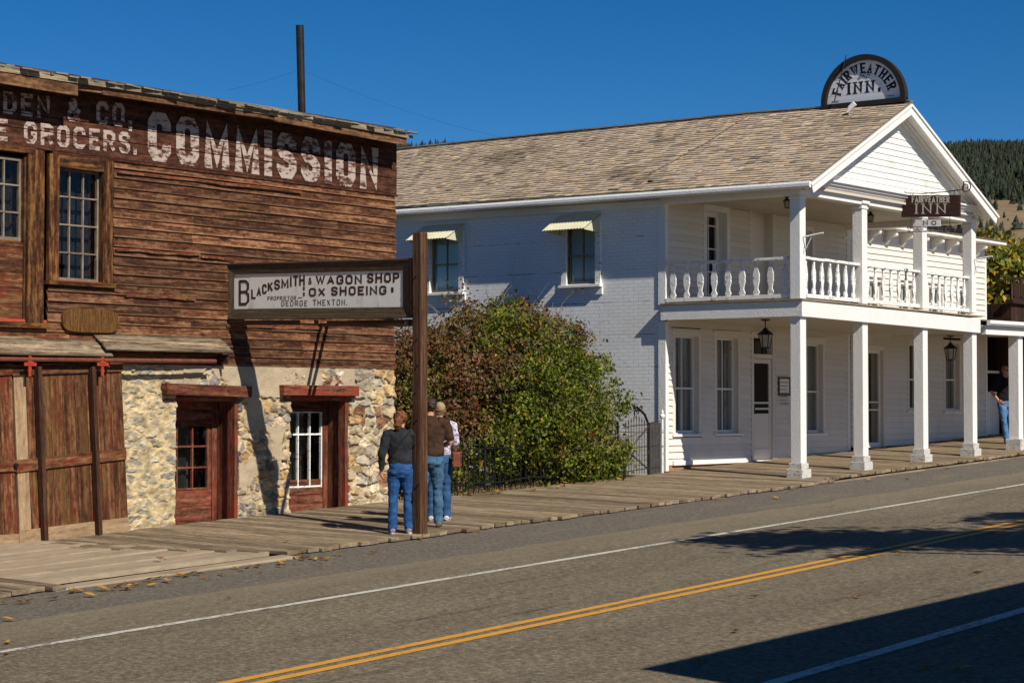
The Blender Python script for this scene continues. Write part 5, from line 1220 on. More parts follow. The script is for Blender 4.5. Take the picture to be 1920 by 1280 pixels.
# ------------------------------------------------------------------ the white building next door and the dark one beyond
def build_neighbour():
    t = thing('white_store', 'white clapboard building with bracketed eaves and a porch right of the inn', 'building', (44, WY, walk_z(44, WY)))
    rg = random.Random(41); x0, x1 = XE + .04, 47.45; zt = 6.20; ze = onY(1738, 437, 21.32).z
    def W_(ua, ub, v0, v1): return (B(ua, (v0 + v1) / 2)[0], B(ub, (v0 + v1) / 2)[0], B((ua + ub) / 2, v1)[1], B((ua + ub) / 2, v0)[1])
    low = [W_(1703, 1738, 645, 768), W_(1771, 1797, 645, 769)]; d2 = W_(1610, 1654, 656, 818); d2 = (d2[0], d2[1], walk_z(41, WY) + .05, d2[3])
    ups = [(a - .36, a + .36, 4.55, 5.32) for a in (41.55, 43.1, 44.65, 46.2)]
    H = [(a - .1, b + .1, c - .05, d + .1) for a, b, c, d in low + [d2] + ups]
    mb = MB(); siding(mb, FR, x0 + .05, x1, walk_z(44, WY) - .05, 4.2, .135, H, 0, 3, rg=rg, out=.030); siding(mb, FR, x0, x1, 4.2, zt, .135, H, 0, 3, rg=rg, out=.030); mb.build('front_wall', M['whiteboard'], t)
    mb = MB(); FR.box(mb, x0, x1, .8, 6.9, -.40, -.31); mb.build('inner_wall', M['dark'], t); mb = MB(); mb.bx(x1 - .04, x1 + .0, WY + .06, 33, .8, 6.3, 'y'); mb.build('side_wall', M['white'], t); mb = MB(); mb.bx(x1 - .06, x1 + .03, WY - .045, WY + .05, .9, zt, 'z'); mb.build('corner_board', M['white'], t)
    WWp = [M['whiteboard'], M['white'], M['white']]
    for i, q in enumerate(low): window(t, FR, *q, WWp, .10, .09, 1, (0, .46, 1), .02, .04, (.35, .6), None, .03, seed=i + 7)
    window(t, FR, *d2, WWp, .11, .05, 2, (0, .38, .46, 1), .03, .07, None, None, 0, name='screen_door', glass='dirtyglass')
    for q in ups: window(t, FR, *q, WWp, .09, .07, 2, (0, .5, 1), .02, .04, None, None, .04, head=.06)
    mb = MB(); FR.box(mb, x0 - .3, x1 + .02, zt, zt + .05, -.02, .06); FR.box(mb, x0 - .3, x1, zt + .05, ze - .02, -.02, .012)
    for i in range(34): a = x0 + .1 + i * .21; FR.box(mb, a, a + .07, ze - .13, ze - .03, .0121, .05)
    mb.build('frieze', M['white'], t)
    mb = MB(); x = 41.25
    while x < x1 + .1:
        P = [(0, .0), (-.07, .02), (-.13, .08), (-.17, .18), (-.28, .20), (-.32, .25), (-.30, .33), (0, .33)]
        mb = MB(); mb.poly([(x - .04, WY - .02 + y, ze - .36 + z) for y, z in P], (.09, 0, 0)); mb.tube([(x - .05, WY - .29, ze - .12), (x + .06, WY - .29, ze - .12)], .055, 8); x += .80; mb.build('eave_bracket', M['white'], t, bevel=.005)
    mb = MB(); mb.bx(x0 - .25, x1 + .35, 21.32, 34, ze - .02, ze + .03, 'x'); mb.bx(x0 - .28, x1 + .38, 21.27, 21.318, ze - .015, ze + .055, 'x'); mb.build('eave', M['white'], t); 
    mb = MB(); mb.poly([(x0 - .3, 21.25, ze + .056), (x1 + .40, 21.25, ze + .056), (x1 + .40, 34, ze + 1.1), (x0 - .3, 34, ze + 1.1)], (0, 0, .03)); mb.build('roof', flat('rusty_roof_edge', (.20, .12, .07), .8, 0, (.08, .05, .035), 8), t)
    # single storey porch continuing to the right
    px0 = XE + .32; px1 = 56; zg = onY(1842, 602, 18.5).z
    mb = MB(); mb.poly([(px0, 18.5, zg), (px1, 18.5, zg + .1), (px1, WY, zg + .38), (px0, WY, zg + .28)], (0, 0, .03)); mb.build('porch_roof', M['greywood'], t)
    mb = MB(); prof = [(0, .02), (-.08, .03), (-.085, -.04), (-.05, -.08), (0, -.08)]
    mb.poly([(px0 - .06, 18.5 + y, zg + z) for y, z in prof], (px1 - px0, 0, .1)); mb.beam((px0, 18.62, zg - .17), (px1, 18.62, zg - .07), .14, .20); mb.build('gutter', M['whiterough'], t)
    mb = MB(); mb.poly([(px0, 18.7, zg - .12), (px1, 18.7, zg - .02), (px1, WY, zg - .02), (px0, WY, zg - .12)], (0, 0, .02)); mb.build('porch_ceiling', M['ceil'], t)
    for x in (42.6, 46.6, 50.8):
        z0 = walk_z(x, PY); mb = MB(); mb.bx(x - .12, x + .12, PY - .12, PY + .12, z0 + .24, zg - .2, 'z'); po = mb.build('porch_post', M['whiterough'], t, bevel=.008)
        mb = MB(); mb.bx(x - .18, x + .18, PY - .18, PY + .18, z0 - .03, z0 + .24, 'x'); mb.build('post_base', M['basepaint'], po, bevel=.01)
    # shop window and low panelled wall at the far end
    mb = MB(); xa, xb = 47.49, 49.2; zb = walk_z(48, WY)
    for i in range(9): a = xa + i * .12; FR.box(mb, a, a + .113, zb, zb + 1.0, -.02, .01, 'b')
    FR.box(mb, xa, xa + 1.1, zb + 1.0, zb + 1.08, -.05, .05); FR.box(mb, xa, xa + .06, zb + 1.08, zg - .1, -.04, .02, 'b'); FR.box(mb, xa, xb, zb + 1.55, zb + 1.61, -.03, .02); mb.build('shop_front', M['white'], t)
    mb = MB(); mb.quad(FR.p(xa, zb + 1.08, -.02), FR.p(xb, zb + 1.08, -.02), FR.p(xb, zg, -.02), FR.p(xa, zg, -.02)); mb.build('shop_window_pane', M['blueglass'], t)
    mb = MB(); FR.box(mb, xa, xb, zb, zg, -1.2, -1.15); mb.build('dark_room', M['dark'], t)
build_neighbour()
def build_dark_building():
    x0, x1 = 48.25, 58.0; Y = 21.35; t = thing('dark_timber_building', 'dark brown timber building with a notched plank parapet at the far right', 'building', (50, Y, walk_z(50, Y)))
    rg = random.Random(51); zc = onY(1868, 566, Y).z; zp = onY(1868, 526, Y).z; zk = onY(1870, 517, Y).z
    mb = MB(); x = x0
    while x < x1: wd = rg.uniform(.2, .28); mb.bx(x, x + wd - .012, Y, Y + .04, walk_z(x, Y) - .1, zc, 'z'); x += wd
    y = Y + .05
    while y < 27: wd = .25; mb.bx(x0, x0 + .04, y, y + wd - .012, walk_z(x0, y) - .1, zc, 'z'); y += wd
    mb.build('plank_wall', M['darkboard'], t)
    mb = MB(); mb.bx(x0 - .1, x1, Y - .10, Y + .1, zc, zc + .09, 'x'); mb.build('ledge', M['darkboard'], t)
    mb = MB(); i = 0; x = x0
    while x < x1: mb.bx(x + .01, x + .43, Y - .02, Y + .02, zc + .09, zp, 'z'); x += .45
    mb.build('parapet', M['darkboard'], t)
    mb = MB(); x = x0 + .06
    while x < x1: mb = MB(); mb.bx(x - .045, x + .11, Y - .06, Y - .021, zp - .35, zk, 'z'); x += .45; mb.build('parapet_post', M['darkboard'], t)
    mb = MB(); x = x0 + .0
    while x < x1: mb = MB(); mb.bx(x - .012, x + .008, Y - .04, Y - .021, zc + .1, zp - .02, 'z'); x += .45; mb.build('batten', M['signframe'], t)
    mb = MB(); mb.tube([(47.4, 21.3, zk - .12), (48.4, 21.3, zk - .03), (49.5, 21.3, zk + .1), (51, 21.3, zk + .35)], .022, 6); mb.build('cable', M['black'], t)
build_dark_building()

# ------------------------------------------------------------------ plants
def leaf_cloud(lobes, n, size, colfn, seed, inner=.35, droop=.25, fuzz=.085, spray=0):
    rs = np.random.RandomState(seed); C = np.array([l[0] for l in lobes], float); Rd = np.array([l[1] for l in lobes], float)
    area = (Rd[:, 0] * Rd[:, 1] + Rd[:, 1] * Rd[:, 2] + Rd[:, 0] * Rd[:, 2]); li = rs.choice(len(lobes), n, p=area / area.sum())
    D = rs.normal(size=(n, 3)); D /= np.linalg.norm(D, axis=1)[:, None]
    deep = rs.rand(n) < inner; rad = np.where(deep, .45 + .5 * rs.rand(n), 1 - np.abs(rs.normal(0, fuzz, n)) + (fuzz > .1) * rs.rand(n) ** 3 * .9)
    nz_ = np.array([noise.noise(Vector((d[0] * 2.6 + i * 5.1, d[1] * 2.6, d[2] * 2.6))) + .6 * noise.noise(Vector((d[0] * 7 + i * 3.3, d[1] * 7, d[2] * 7))) for d, i in zip(D, li)])
    rad = rad * (1 + .20 * nz_)
    P = C[li] + D * Rd[li] * rad[:, None]
    if spray:
        m_ = max(1, n // 70); ci = rs.randint(0, m_, n); P = P[ci] + rs.normal(0, 1, (n, 3)) * np.array([spray, spray, spray * .8]) * (.45 + rs.rand(m_))[ci][:, None]; D = D[ci]; li = li[ci]; rad = rad[ci]
    nrm = D / Rd[li]; nrm /= np.linalg.norm(nrm, axis=1)[:, None]; nrm = nrm * .55 + rs.normal(0, .55, (n, 3)) + np.array([0, 0, .15]); nrm /= np.linalg.norm(nrm, axis=1)[:, None]
    tip = rs.normal(0, 1, (n, 3)) + np.array([0, 0, -droop * 3]); tip -= nrm * (tip * nrm).sum(1)[:, None]; tip /= np.linalg.norm(tip, axis=1)[:, None]; sd = np.cross(nrm, tip)
    s = size * (.55 + .8 * rs.rand(n))[:, None]
    V = np.empty((n, 4, 3)); V[:, 0] = P - tip * s * .5; V[:, 1] = P + sd * s * .33 + nrm * s * .07; V[:, 2] = P + tip * s * .62; V[:, 3] = P - sd * s * .33 + nrm * s * .07
    F = np.arange(n * 4).reshape(n, 4); return V.reshape(-1, 3), F, colfn(P, rs, D, rad)
def clump(P, f, sd): return np.array([noise.noise(Vector((p[0] * f + sd, p[1] * f, p[2] * f))) for p in P])
def twigs(mb, base, tips, r0, rg, bends=4):
    base = Vector(base)
    for tp in tips:
        tp = Vector(tp); pts = [base]
        for i in range(1, bends + 1): f = i / bends; pts.append(base.lerp(tp, f) + Vector((rg.uniform(-1, 1), rg.uniform(-1, 1), rg.uniform(-.4, .6))) * (.10 * (tp - base).length * (1 - f) + .02) + Vector((0, 0, .22 * sin(pi * f) * (tp - base).length * .4)))
        mb.tube(pts, [r0 * (1 - .75 * i / bends) for i in range(bends + 1)], 5)
def build_bushes():
    gz = walk_z(29, 22) - .1
    def col_green(P, rs, D, rad):
        n = len(P); g = np.array([(.080, .122, .007), (.140, .182, .009), (.038, .060, .006), (.225, .240, .012), (.09, .11, .010)]); c = g[rs.randint(0, 5, n)] * (.7 + .6 * rs.rand(n))[:, None]
        h = (P[:, 2] - gz) / 3.4; k = clump(P, .9, 3) + .5 * clump(P, 2.4, 8); red = (k + .75 * (h - .72) + .30 * (28.8 - P[:, 0]) * .30 + rs.normal(0, .14, n)) > .03
        rp = np.array([(.17, .055, .016), (.12, .065, .018), (.19, .12, .022), (.10, .085, .018), (.14, .10, .05)]); c[red] = rp[rs.randint(0, 5, red.sum())] * (.7 + .6 * rs.rand(red.sum()))[:, None]
        y = rs.rand(n) < .035; c[y] = np.array((.42, .27, .03)) * (.6 + .5 * rs.rand(y.sum()))[:, None]; return c
    def col_red(P, rs, D, rad):
        c = col_green(P, rs, D, rad); n = len(P); k = clump(P, .8, 13) + rs.normal(0, .22, n) + .30 * (P[:, 2] - gz - 1.6); m = k > -.02
        rp = np.array([(.19, .040, .016), (.21, .065, .022), (.13, .06, .022), (.16, .10, .024), (.11, .10, .016), (.17, .11, .07)]); c[m] = rp[rs.randint(0, 6, m.sum())] * (.7 + .6 * rs.rand(m.sum()))[:, None]; return c
    def bush(label, base, lobes, n, colfn, seed, size):
        t = thing('shrub', label, 'bush', (base[0], base[1], gz)); V, F, c = leaf_cloud(lobes, n, size, colfn, seed, .28, .3, .10, .125)
        k = V.reshape(-1, 4, 3)[:, 0, 2] > gz - .02; F = F[k]; c = c[k]
        npmesh('foliage', V, F, M['leaf'], t, col=np.clip(c, .004, 1))
        rg = random.Random(seed); mb = MB()
        for l, r in lobes:
            for i in range(7): d = Vector((rg.gauss(0, 1), rg.gauss(0, 1), rg.gauss(.3, .7))).normalized(); twigs(mb, (base[0] + rg.uniform(-.3, .3), base[1] + rg.uniform(-.2, .2), gz - .1), [Vector(l) + Vector((d.x * r[0], d.y * r[1], d.z * r[2])) * rg.uniform(.7, 1.06)], .028, rg)
        # bare grey twig tips standing out of the crown
        for i in range(170):
            l, r = lobes[rg.randrange(len(lobes))]; d = Vector((rg.gauss(0, 1), rg.gauss(-.5, 1), rg.gauss(.6, .7))).normalized(); p = Vector(l) + Vector((d.x * r[0], d.y * r[1], d.z * r[2])) * .9; twigs(mb, p, [p + (d + Vector((rg.uniform(-.6, .6), rg.uniform(-.6, .6), rg.uniform(-.2, .6)))) * rg.uniform(.2, .42)], .007, rg, 3)
        mb.build('stems', M['greywood'], t, fix=False)
    g = gz
    L1 = [((29.0, 23.0, g + 1.9), (1.8, 1.5, 1.5)), ((28.4, 22.5, g + 2.3), (1.1, 1.0, 1.0)), ((30.6, 22.8, g + 1.6), (1.3, 1.15, 1.15)), ((29.6, 22.0, g + .95), (1.35, .95, .9)), ((30.6, 22.0, g + .66), (.95, .8, .66)), ((28.6, 21.9, g + 1.3), (1.1, .8, 1.0)), ((30.7, 23.0, g + 2.45), (1.05, .9, .85)), ((29.4, 21.7, g + .45), (.9, .6, .5)), ((30.2, 21.5, g + .5), (.75, .5, .5)), ((29.8, 22.9, g + 2.75), (1.0, .8, .65)), ((31.4, 22.5, g + 1.5), (.85, .7, .9))]
    L2 = [((26.6, 23.0, g + 1.65), (1.3, 1.2, 1.15)), ((27.4, 22.7, g + 1.85), (1.0, .9, .9)), ((26.2, 22.6, g + 1.0), (1.1, .8, .9)), ((27.2, 22.3, g + .8), (1.0, .75, .72)), ((25.6, 23.6, g + 1.9), (.8, 1.0, 1.1)), ((26.5, 22.2, g + .42), (.8, .5, .42)), ((25.4, 23.4, g + 2.2), (.7, .8, .6))]
    bush('large rounded green lilac bush turning red at the top beside the white inn', (29.3, 22.6), L1, 78000, col_green, 61, .066)
    bush('reddish leafy bush behind the tall sign post and the visitors', (26.6, 22.7), L2, 50000, col_red, 62, .066)
    # dry grass and litter along the walk
    rs = np.random.RandomState(66); n = 4200; x = 25.1 + 6.0 * rs.rand(n); y = 21.5 + .45 * rs.rand(n) ** 1.6; h = .04 + .16 * rs.rand(n) ** 1.5; a = rs.rand(n) * 6.28; w_ = .006 + .006 * rs.rand(n)
    z = np.array([walk_z(q, 21.5) - .10 for q in x]); B_ = np.stack([x, y, z], 1); d = np.stack([np.cos(a), np.sin(a), 0 * a], 1); le = np.stack([rs.normal(0, .4, n), rs.normal(0, .4, n), np.ones(n)], 1) * h[:, None]
    V = np.empty((n, 3, 3)); V[:, 0] = B_ - d * w_[:, None]; V[:, 1] = B_ + d * w_[:, None]; V[:, 2] = B_ + le
    cc = np.array([(.34, .25, .10), (.40, .31, .15), (.22, .20, .06), (.30, .19, .08)])[rs.randint(0, 4, n)]
    o = npmesh('dry_grass', V.reshape(-1, 3), np.arange(n * 3).reshape(n, 3), M['leaf'], col=cc); tag(o, 'dry yellow grass growing along the foot of the iron fence', 'grass', kind='stuff')
build_bushes()
def build_trees():
    def col(P, rs, D, rad):
        n = len(P); g = np.array([(.15, .18, .022), (.22, .22, .022), (.10, .13, .02), (.36, .27, .02), (.13, .15, .025)]); k = clump(P, .35, 3); c = g[rs.randint(0, 5, n)] * (.7 + .6 * rs.rand(n))[:, None]; c[k > .15] *= np.array((1.25, 1.0, .8)); return c
    def tree(label, x, y, h, lobes, n, seed, size, cf):
        z = hz(x, y) - .1; t = thing('broadleaf_tree', label, 'tree', (x, y, z)); L = [((x + a, y + b, z + c), r) for a, b, c, r in lobes]
        V, F, c = leaf_cloud(L, n, size, cf, seed, .3); npmesh('crown', V, F, M['leaf'], t, col=np.clip(c, .004, 1)); rg = random.Random(seed); mb = MB(); mb.tube([(x, y, z - .2), (x + .1, y, z + h * .3), (x, y + .1, z + h * .55)], [.22, .17, .1], 8)
        for l, r in L: twigs(mb, (x + .05, y, z + h * .3), [Vector(l) + Vector((0, 0, r[2] * .6))], .09, rg)
        mb.build('trunk', M['greywood'], t)
    tree('yellow green autumn tree rising behind the dark timber building', 76, 34.5, 8, [(0, 0, 5.0, (2.8, 2.6, 2.4)), (1.8, -.8, 3.4, (2.0, 2.0, 1.9)), (-1.8, .8, 3.2, (2.0, 2, 2)), (.6, -.5, 5.9, (1.6, 1.5, 1.0)), (2.6, -1.4, 4.7, (1.6, 1.5, 1.4))], 9000, 71, .30, col)
    tree('second yellow autumn tree standing farther right against the hillside', 86, 36.2, 8, [(0, 0, 3.8, (2.8, 2.6, 2.4)), (1.6, -1.0, 4.4, (2.0, 2.0, 1.7)), (-1.6, .6, 4.4, (2.0, 2, 1.5)), (0, 0, 2.2, (2.8, 2.6, 1.6))], 8000, 72, .30, col)
    def colg(P, rs, D, rad): n = len(P); return np.array([(.06, .09, .02), (.08, .11, .02)])[rs.randint(0, 2, n)] * (.7 + .6 * rs.rand(n))[:, None]
    # tree across the street whose crown shades the road
    x, y = 22.6, 1.6; z = road_z(22); t = thing('shade_tree', 'leafy tree on the near side of the street casting shade over the road', 'tree', (x, y, z)); L = []
    for u, v, h, r in ((1345, 1010, 7.4, (.55, .25, .18)), (1420, 1013, 7.2, (.8, .55, .40)), (1520, 1008, 7.4, (1.0, .7, .55)), (1620, 1010, 7.2, (1.1, .75, .62)), (1720, 1010, 7.0, (1.2, .8, .66)), (1820, 1012, 7.2, (1.2, .8, .6)), (1920, 1010, 7.0, (1.3, .9, .7)), (2040, 1006, 7.2, (1.6, 1.0, .8)), (1450, 1023, 6.6, (.7, .2, .15)), (1400, 1003, 7.6, (.5, .12, .1)), (1500, 1030, 6.4, (.8, .12, .1)), (1640, 1034, 6.2, (.9, .15, .1)), (1880, 968, 8.6, (1.0, .3, .25)), (1990, 970, 8.6, (1.5, .5, .4))):
        g_ = onG(u, v, -.12, 0); L.append(((g_.x - .255 / .88 * h, g_.y - h / .88, g_.z + h), r))
    V, F, c = leaf_cloud(L, 9500, .19, colg, 73, .4, .25, .3); npmesh('crown', V, F, M['leaf'], t, col=c); mb = MB(); rg = random.Random(3); mb.tube([(x, y, z - .2), (x, y, z + 2.5), (x + .2, y, z + 5)], [.25, .2, .12], 8)
    for l, r in L: twigs(mb, (x, y, z + 3.5), [l], .08, rg)
    mb.build('trunk', M['greywood'], t)
build_trees()
def build_opposite():
    """flat-fronted store on the camera's side of the street; its shadow lies over the near lane"""
    s = .30 ; H = 5.0; cx, cy = 13.64, 9.24; zg = onG(1200, 1255, -.12, 0).z; kx, ky = .255 / .88, 1 / .88
    x0, y1 = cx - kx * H, cy - ky * H; zt = zg + H; t = thing('opposite_store', 'flat fronted wooden store on the near side of the street shading the near lane', 'building', (x0 + 4, y1, road_z(x0 + 4)))
    mb = MB(); x1 = x0 + 9.5; pl = Plane('front', y1)
    mb.bx(x0, x1, y1 - 9, y1 - .03, road_z(x0) - .3, zt - .02, 'z'); mb.build('walls', M['greywood'], t)
    mb = MB(); z = road_z(x0) - .2
    while z < zt - .26: mb.bx(x0, x1, y1 - .029, y1, z, z + .195, 'x'); z += .2
    mb.build('plank_front', M['whiteboard'], t)
    mb = MB(); mb.bx(x0, x1, y1 - .2, y1 + .02, zt - .06, zt, 'x'); mb.build('cornice', M['white'], t)
    for i in range(3): 
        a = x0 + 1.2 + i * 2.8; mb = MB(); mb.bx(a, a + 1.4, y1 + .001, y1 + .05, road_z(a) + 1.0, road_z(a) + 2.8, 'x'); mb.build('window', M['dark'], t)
build_opposite()

# ------------------------------------------------------------------ iron fence and gate
def picket(mb, x, y, z0, z1, r=.008):
    mb.tube([(x, y, z0), (x, y, z1)], r, 5); mb.tube([(x, y, z1 - .01), (x, y, z1 + .03), (x, y, z1 + .10)], [r, r * 2.2, .001], 5)
def build_fence():
    y = 21.50; xa, xb = 25.15, 31.05; t = thing('iron_fence', 'low black wrought iron picket fence in front of the bushes', 'fence', (28, y, walk_z(28, y) - .1))
    mb = MB(); x = xa; i = 0; zz = lambda q: walk_z(q, y) - .1
    while x < xb: mb = MB(); picket(mb, x, y, zz(x) - .02, zz(x) + .94 + .05 * sin(x * 3), .0085); x += .145; mb.build('picket', M['black'], t)
    for h in (.28, .86):
        mb = MB(); n = 24; mb.tube([(xa + (xb - xa) * i / n, y - .012, zz(xa + (xb - xa) * i / n) + h - .03 * abs(sin(i * .5))) for i in range(n + 1)], .013, 6); mb.build('rail', M['black'], t)
    for x in (25.15, 27.05, 29.0, 31.02):
        mb = MB(); mb.tube([(x, y, zz(x) - .1), (x, y, zz(x) + 1.02)], .022, 8); mb.lathe((x, y, zz(x) + 1.02), [(.03, 0), (.035, .03), (.012, .06), (.024, .09), (.002, .14)], 8); mb.build('fence_post', M['black'], t)
build_fence()
def build_gate():
    y = 21.5; p = lambda u, v: onY(u, v, y)
    xl, xr = p(1171, 880).x, p(1216, 880).x; zb = walk_z(31.5, y) - .02; t = thing('iron_gate', 'narrow rusty iron gate with a scrolled arched top beside the inn corner', 'gate', (xl, y, zb))
    mb = MB(); mb.tube([(xl, y, zb - .05), (xl, y, p(1171, 830).z)], .024, 8); top = p(1213, 795).z; mb.tube([(xr, y, zb - .05), (xr, y, top), p(1209, 777), p(1200, 768), p(1195, 765)], .024, 8); mb.build('gate_frame', M['black'], t)
    mb = MB(); n = 9; zr = p(1190, 800).z
    for i in range(n): x = xl + (xr - xl) * (i + .5) / n; picket(mb, x, y, zb + .05, p(1190, 786).z - .03 * abs(i - 4), .006)
    for z in (zr, zb + .52, zb + .10): mb.tube([(xl, y, z), (xr, y, z + .05)], .010, 6)
    mb.tube([(xl + .05, y - .01, zb + .45), (xr, y - .01, zb + .95)], .014, 6); mb.tube([(xl + .05, y - .01, zb + .5), (xr, y - .01, zb + .12)], .014, 6)
    for i in range(4): z = zb + .2 + i * .09; mb.tube([(xl, y, z), (xr, y, z + .02)], .004, 5)
    mb.build('gate_bars', M['rustiron'], t)
    mb = MB()
    for (u, v, r) in ((1194, 766, .05), (1202, 765, .05), (1196, 772, .045)):
        c = p(u, v); mb.tube([c + Vector((cos(q) * r * (1 - q * .06), 0, sin(q) * r * (1 - q * .06))) for q in np.arange(0, 9, .5)], .009, 6)
    mb.tube([p(1191, 766), p(1189, 774), p(1191, 784)], [.012, .016, .004], 6); mb.build('scroll', M['black'], t)
    t = thing('fence_panel', 'short dark plank panel with a white topped post between the gate and the inn', 'fence', (xr + .1, y, zb))
    mb = MB(); x = p(1219, 870).x
    xe = p(1236, 870).x
    while x < xe: mb.bx(x, x + .085, y, y + .025, zb, p(1225, 792).z, 'z'); x += .092
    mb.build('plank_panel', flat('dark_grey_plank', (.060, .058, .056), .85, 0, (.03, .029, .028), 9), t)
    mb = MB(); q = p(1238, 880).x; mb.tube([(q, y - .05, zb - .05), (q, y - .05, p(1238, 784).z)], .022, 8); mb.lathe((q, y - .05, p(1238, 784).z), [(.035, 0), (.05, .03), (.05, .06), (.02, .09), (.03, .12), (.005, .17)], 10); mb.build('white_post', M['whiteworn'], t)
    mb = MB(); 
    for v in (792, 836, 878): mb.tube([p(1216, v + 1), p(1238, v - 3)], .008, 5)
    mb.build('rail', M['rustiron'], t)
build_gate()
# ------------------------------------------------------------------ people
def fused(mb, name, m, parent, vox, smooth=2, wrinkle=0.0, ws=9):
    """one continuous surface round the collected tubes"""
    me = bpy.data.meshes.new('tmp'); me.from_pydata([tuple(Vector(p)) for p in mb.v], [], mb.f); bm = bmesh.new(); bm.from_mesh(me); bmesh.ops.recalc_face_normals(bm, faces=bm.faces); bm.to_mesh(me); bm.free()
    o = bpy.data.objects.new('tmp', me); COL.objects.link(o)
    r = o.modifiers.new('r', 'REMESH'); r.mode = 'VOXEL'; r.voxel_size = vox
    if smooth: s = o.modifiers.new('s', 'SMOOTH'); s.iterations = smooth; s.factor = .5
    dg = bpy.context.evaluated_depsgraph_get(); dg.update(); res = bpy.data.meshes.new_from_object(o.evaluated_get(dg)); bpy.data.objects.remove(o)
    if wrinkle:
        for v in res.vertices:
            c = v.co; k = noise.noise(Vector((c.x * ws, c.y * ws, c.z * ws * 1.6))) + .5 * noise.noise(Vector((c.x * 2 * ws, c.y * 2 * ws, c.z * 3 * ws))); v.co = c + v.normal * (k * wrinkle)
    res.name = name; res.materials.clear(); res.materials.append(m); res.polygons.foreach_set('use_smooth', [True] * len(res.polygons))
    ob = bpy.data.objects.new(name, res); COL.objects.link(ob); ob.parent = parent; return ob
def fabric(name, c, c2, scale=14, bump=.006, check=None):
    m, t, bs = mat(name); k = N(t); n = k.noise(k.coord('Object', (1, 1, .6)), scale, 6, .6, .5); f = k.noise(k.coord('Object'), 160, 2)
    col = k.ramp(k.math('ADD', k.math('MULTIPLY', n, .8), k.math('MULTIPLY', f, .2)), [(.35, c2), (.6, c)])
    if check: col = k.mix(k.step(k.noise(k.coord('Object'), 26, 3), .5, .58), col, check)
    k.l(col, bs.inputs['Base Color']); bs.inputs['Roughness'].default_value = .9; bs.inputs['Specular IOR Level'].default_value = .15; k.bump(n, bump, bs); return m
def hand(mb, wrist, d, palm_n, side, s=1.0):
    """palm, four bent fingers and a thumb leaving the side of the palm"""
    w_, d, n = Vector(wrist), Vector(d).normalized(), Vector(palm_n).normalized(); sd = d.cross(n).normalized() * side
    mb.tube([w_, w_ + d * .04 * s, w_ + d * .085 * s], [.024 * s, .036 * s, .036 * s], 8, sq=.55)
    for i, (L, o) in enumerate(((.070, .030), (.078, .010), (.072, -.010), (.056, -.029))):
        b = w_ + d * .075 * s + sd * o * s; mb.tube([b, b + d * L * .45 * s + n * .006, b + d * L * .8 * s + n * .020 * s, b + d * L * .98 * s + n * .042 * s], [.0105 * s, .0098 * s, .009 * s, .007 * s], 6)
    b = w_ + d * .030 * s + sd * .026 * s; mb.tube([b, b + (d * .6 + sd).normalized() * .035 * s + n * .01, b + (d + sd * .45).normalized() * .068 * s + n * .025 * s], [.014 * s, .012 * s, .009 * s], 6)
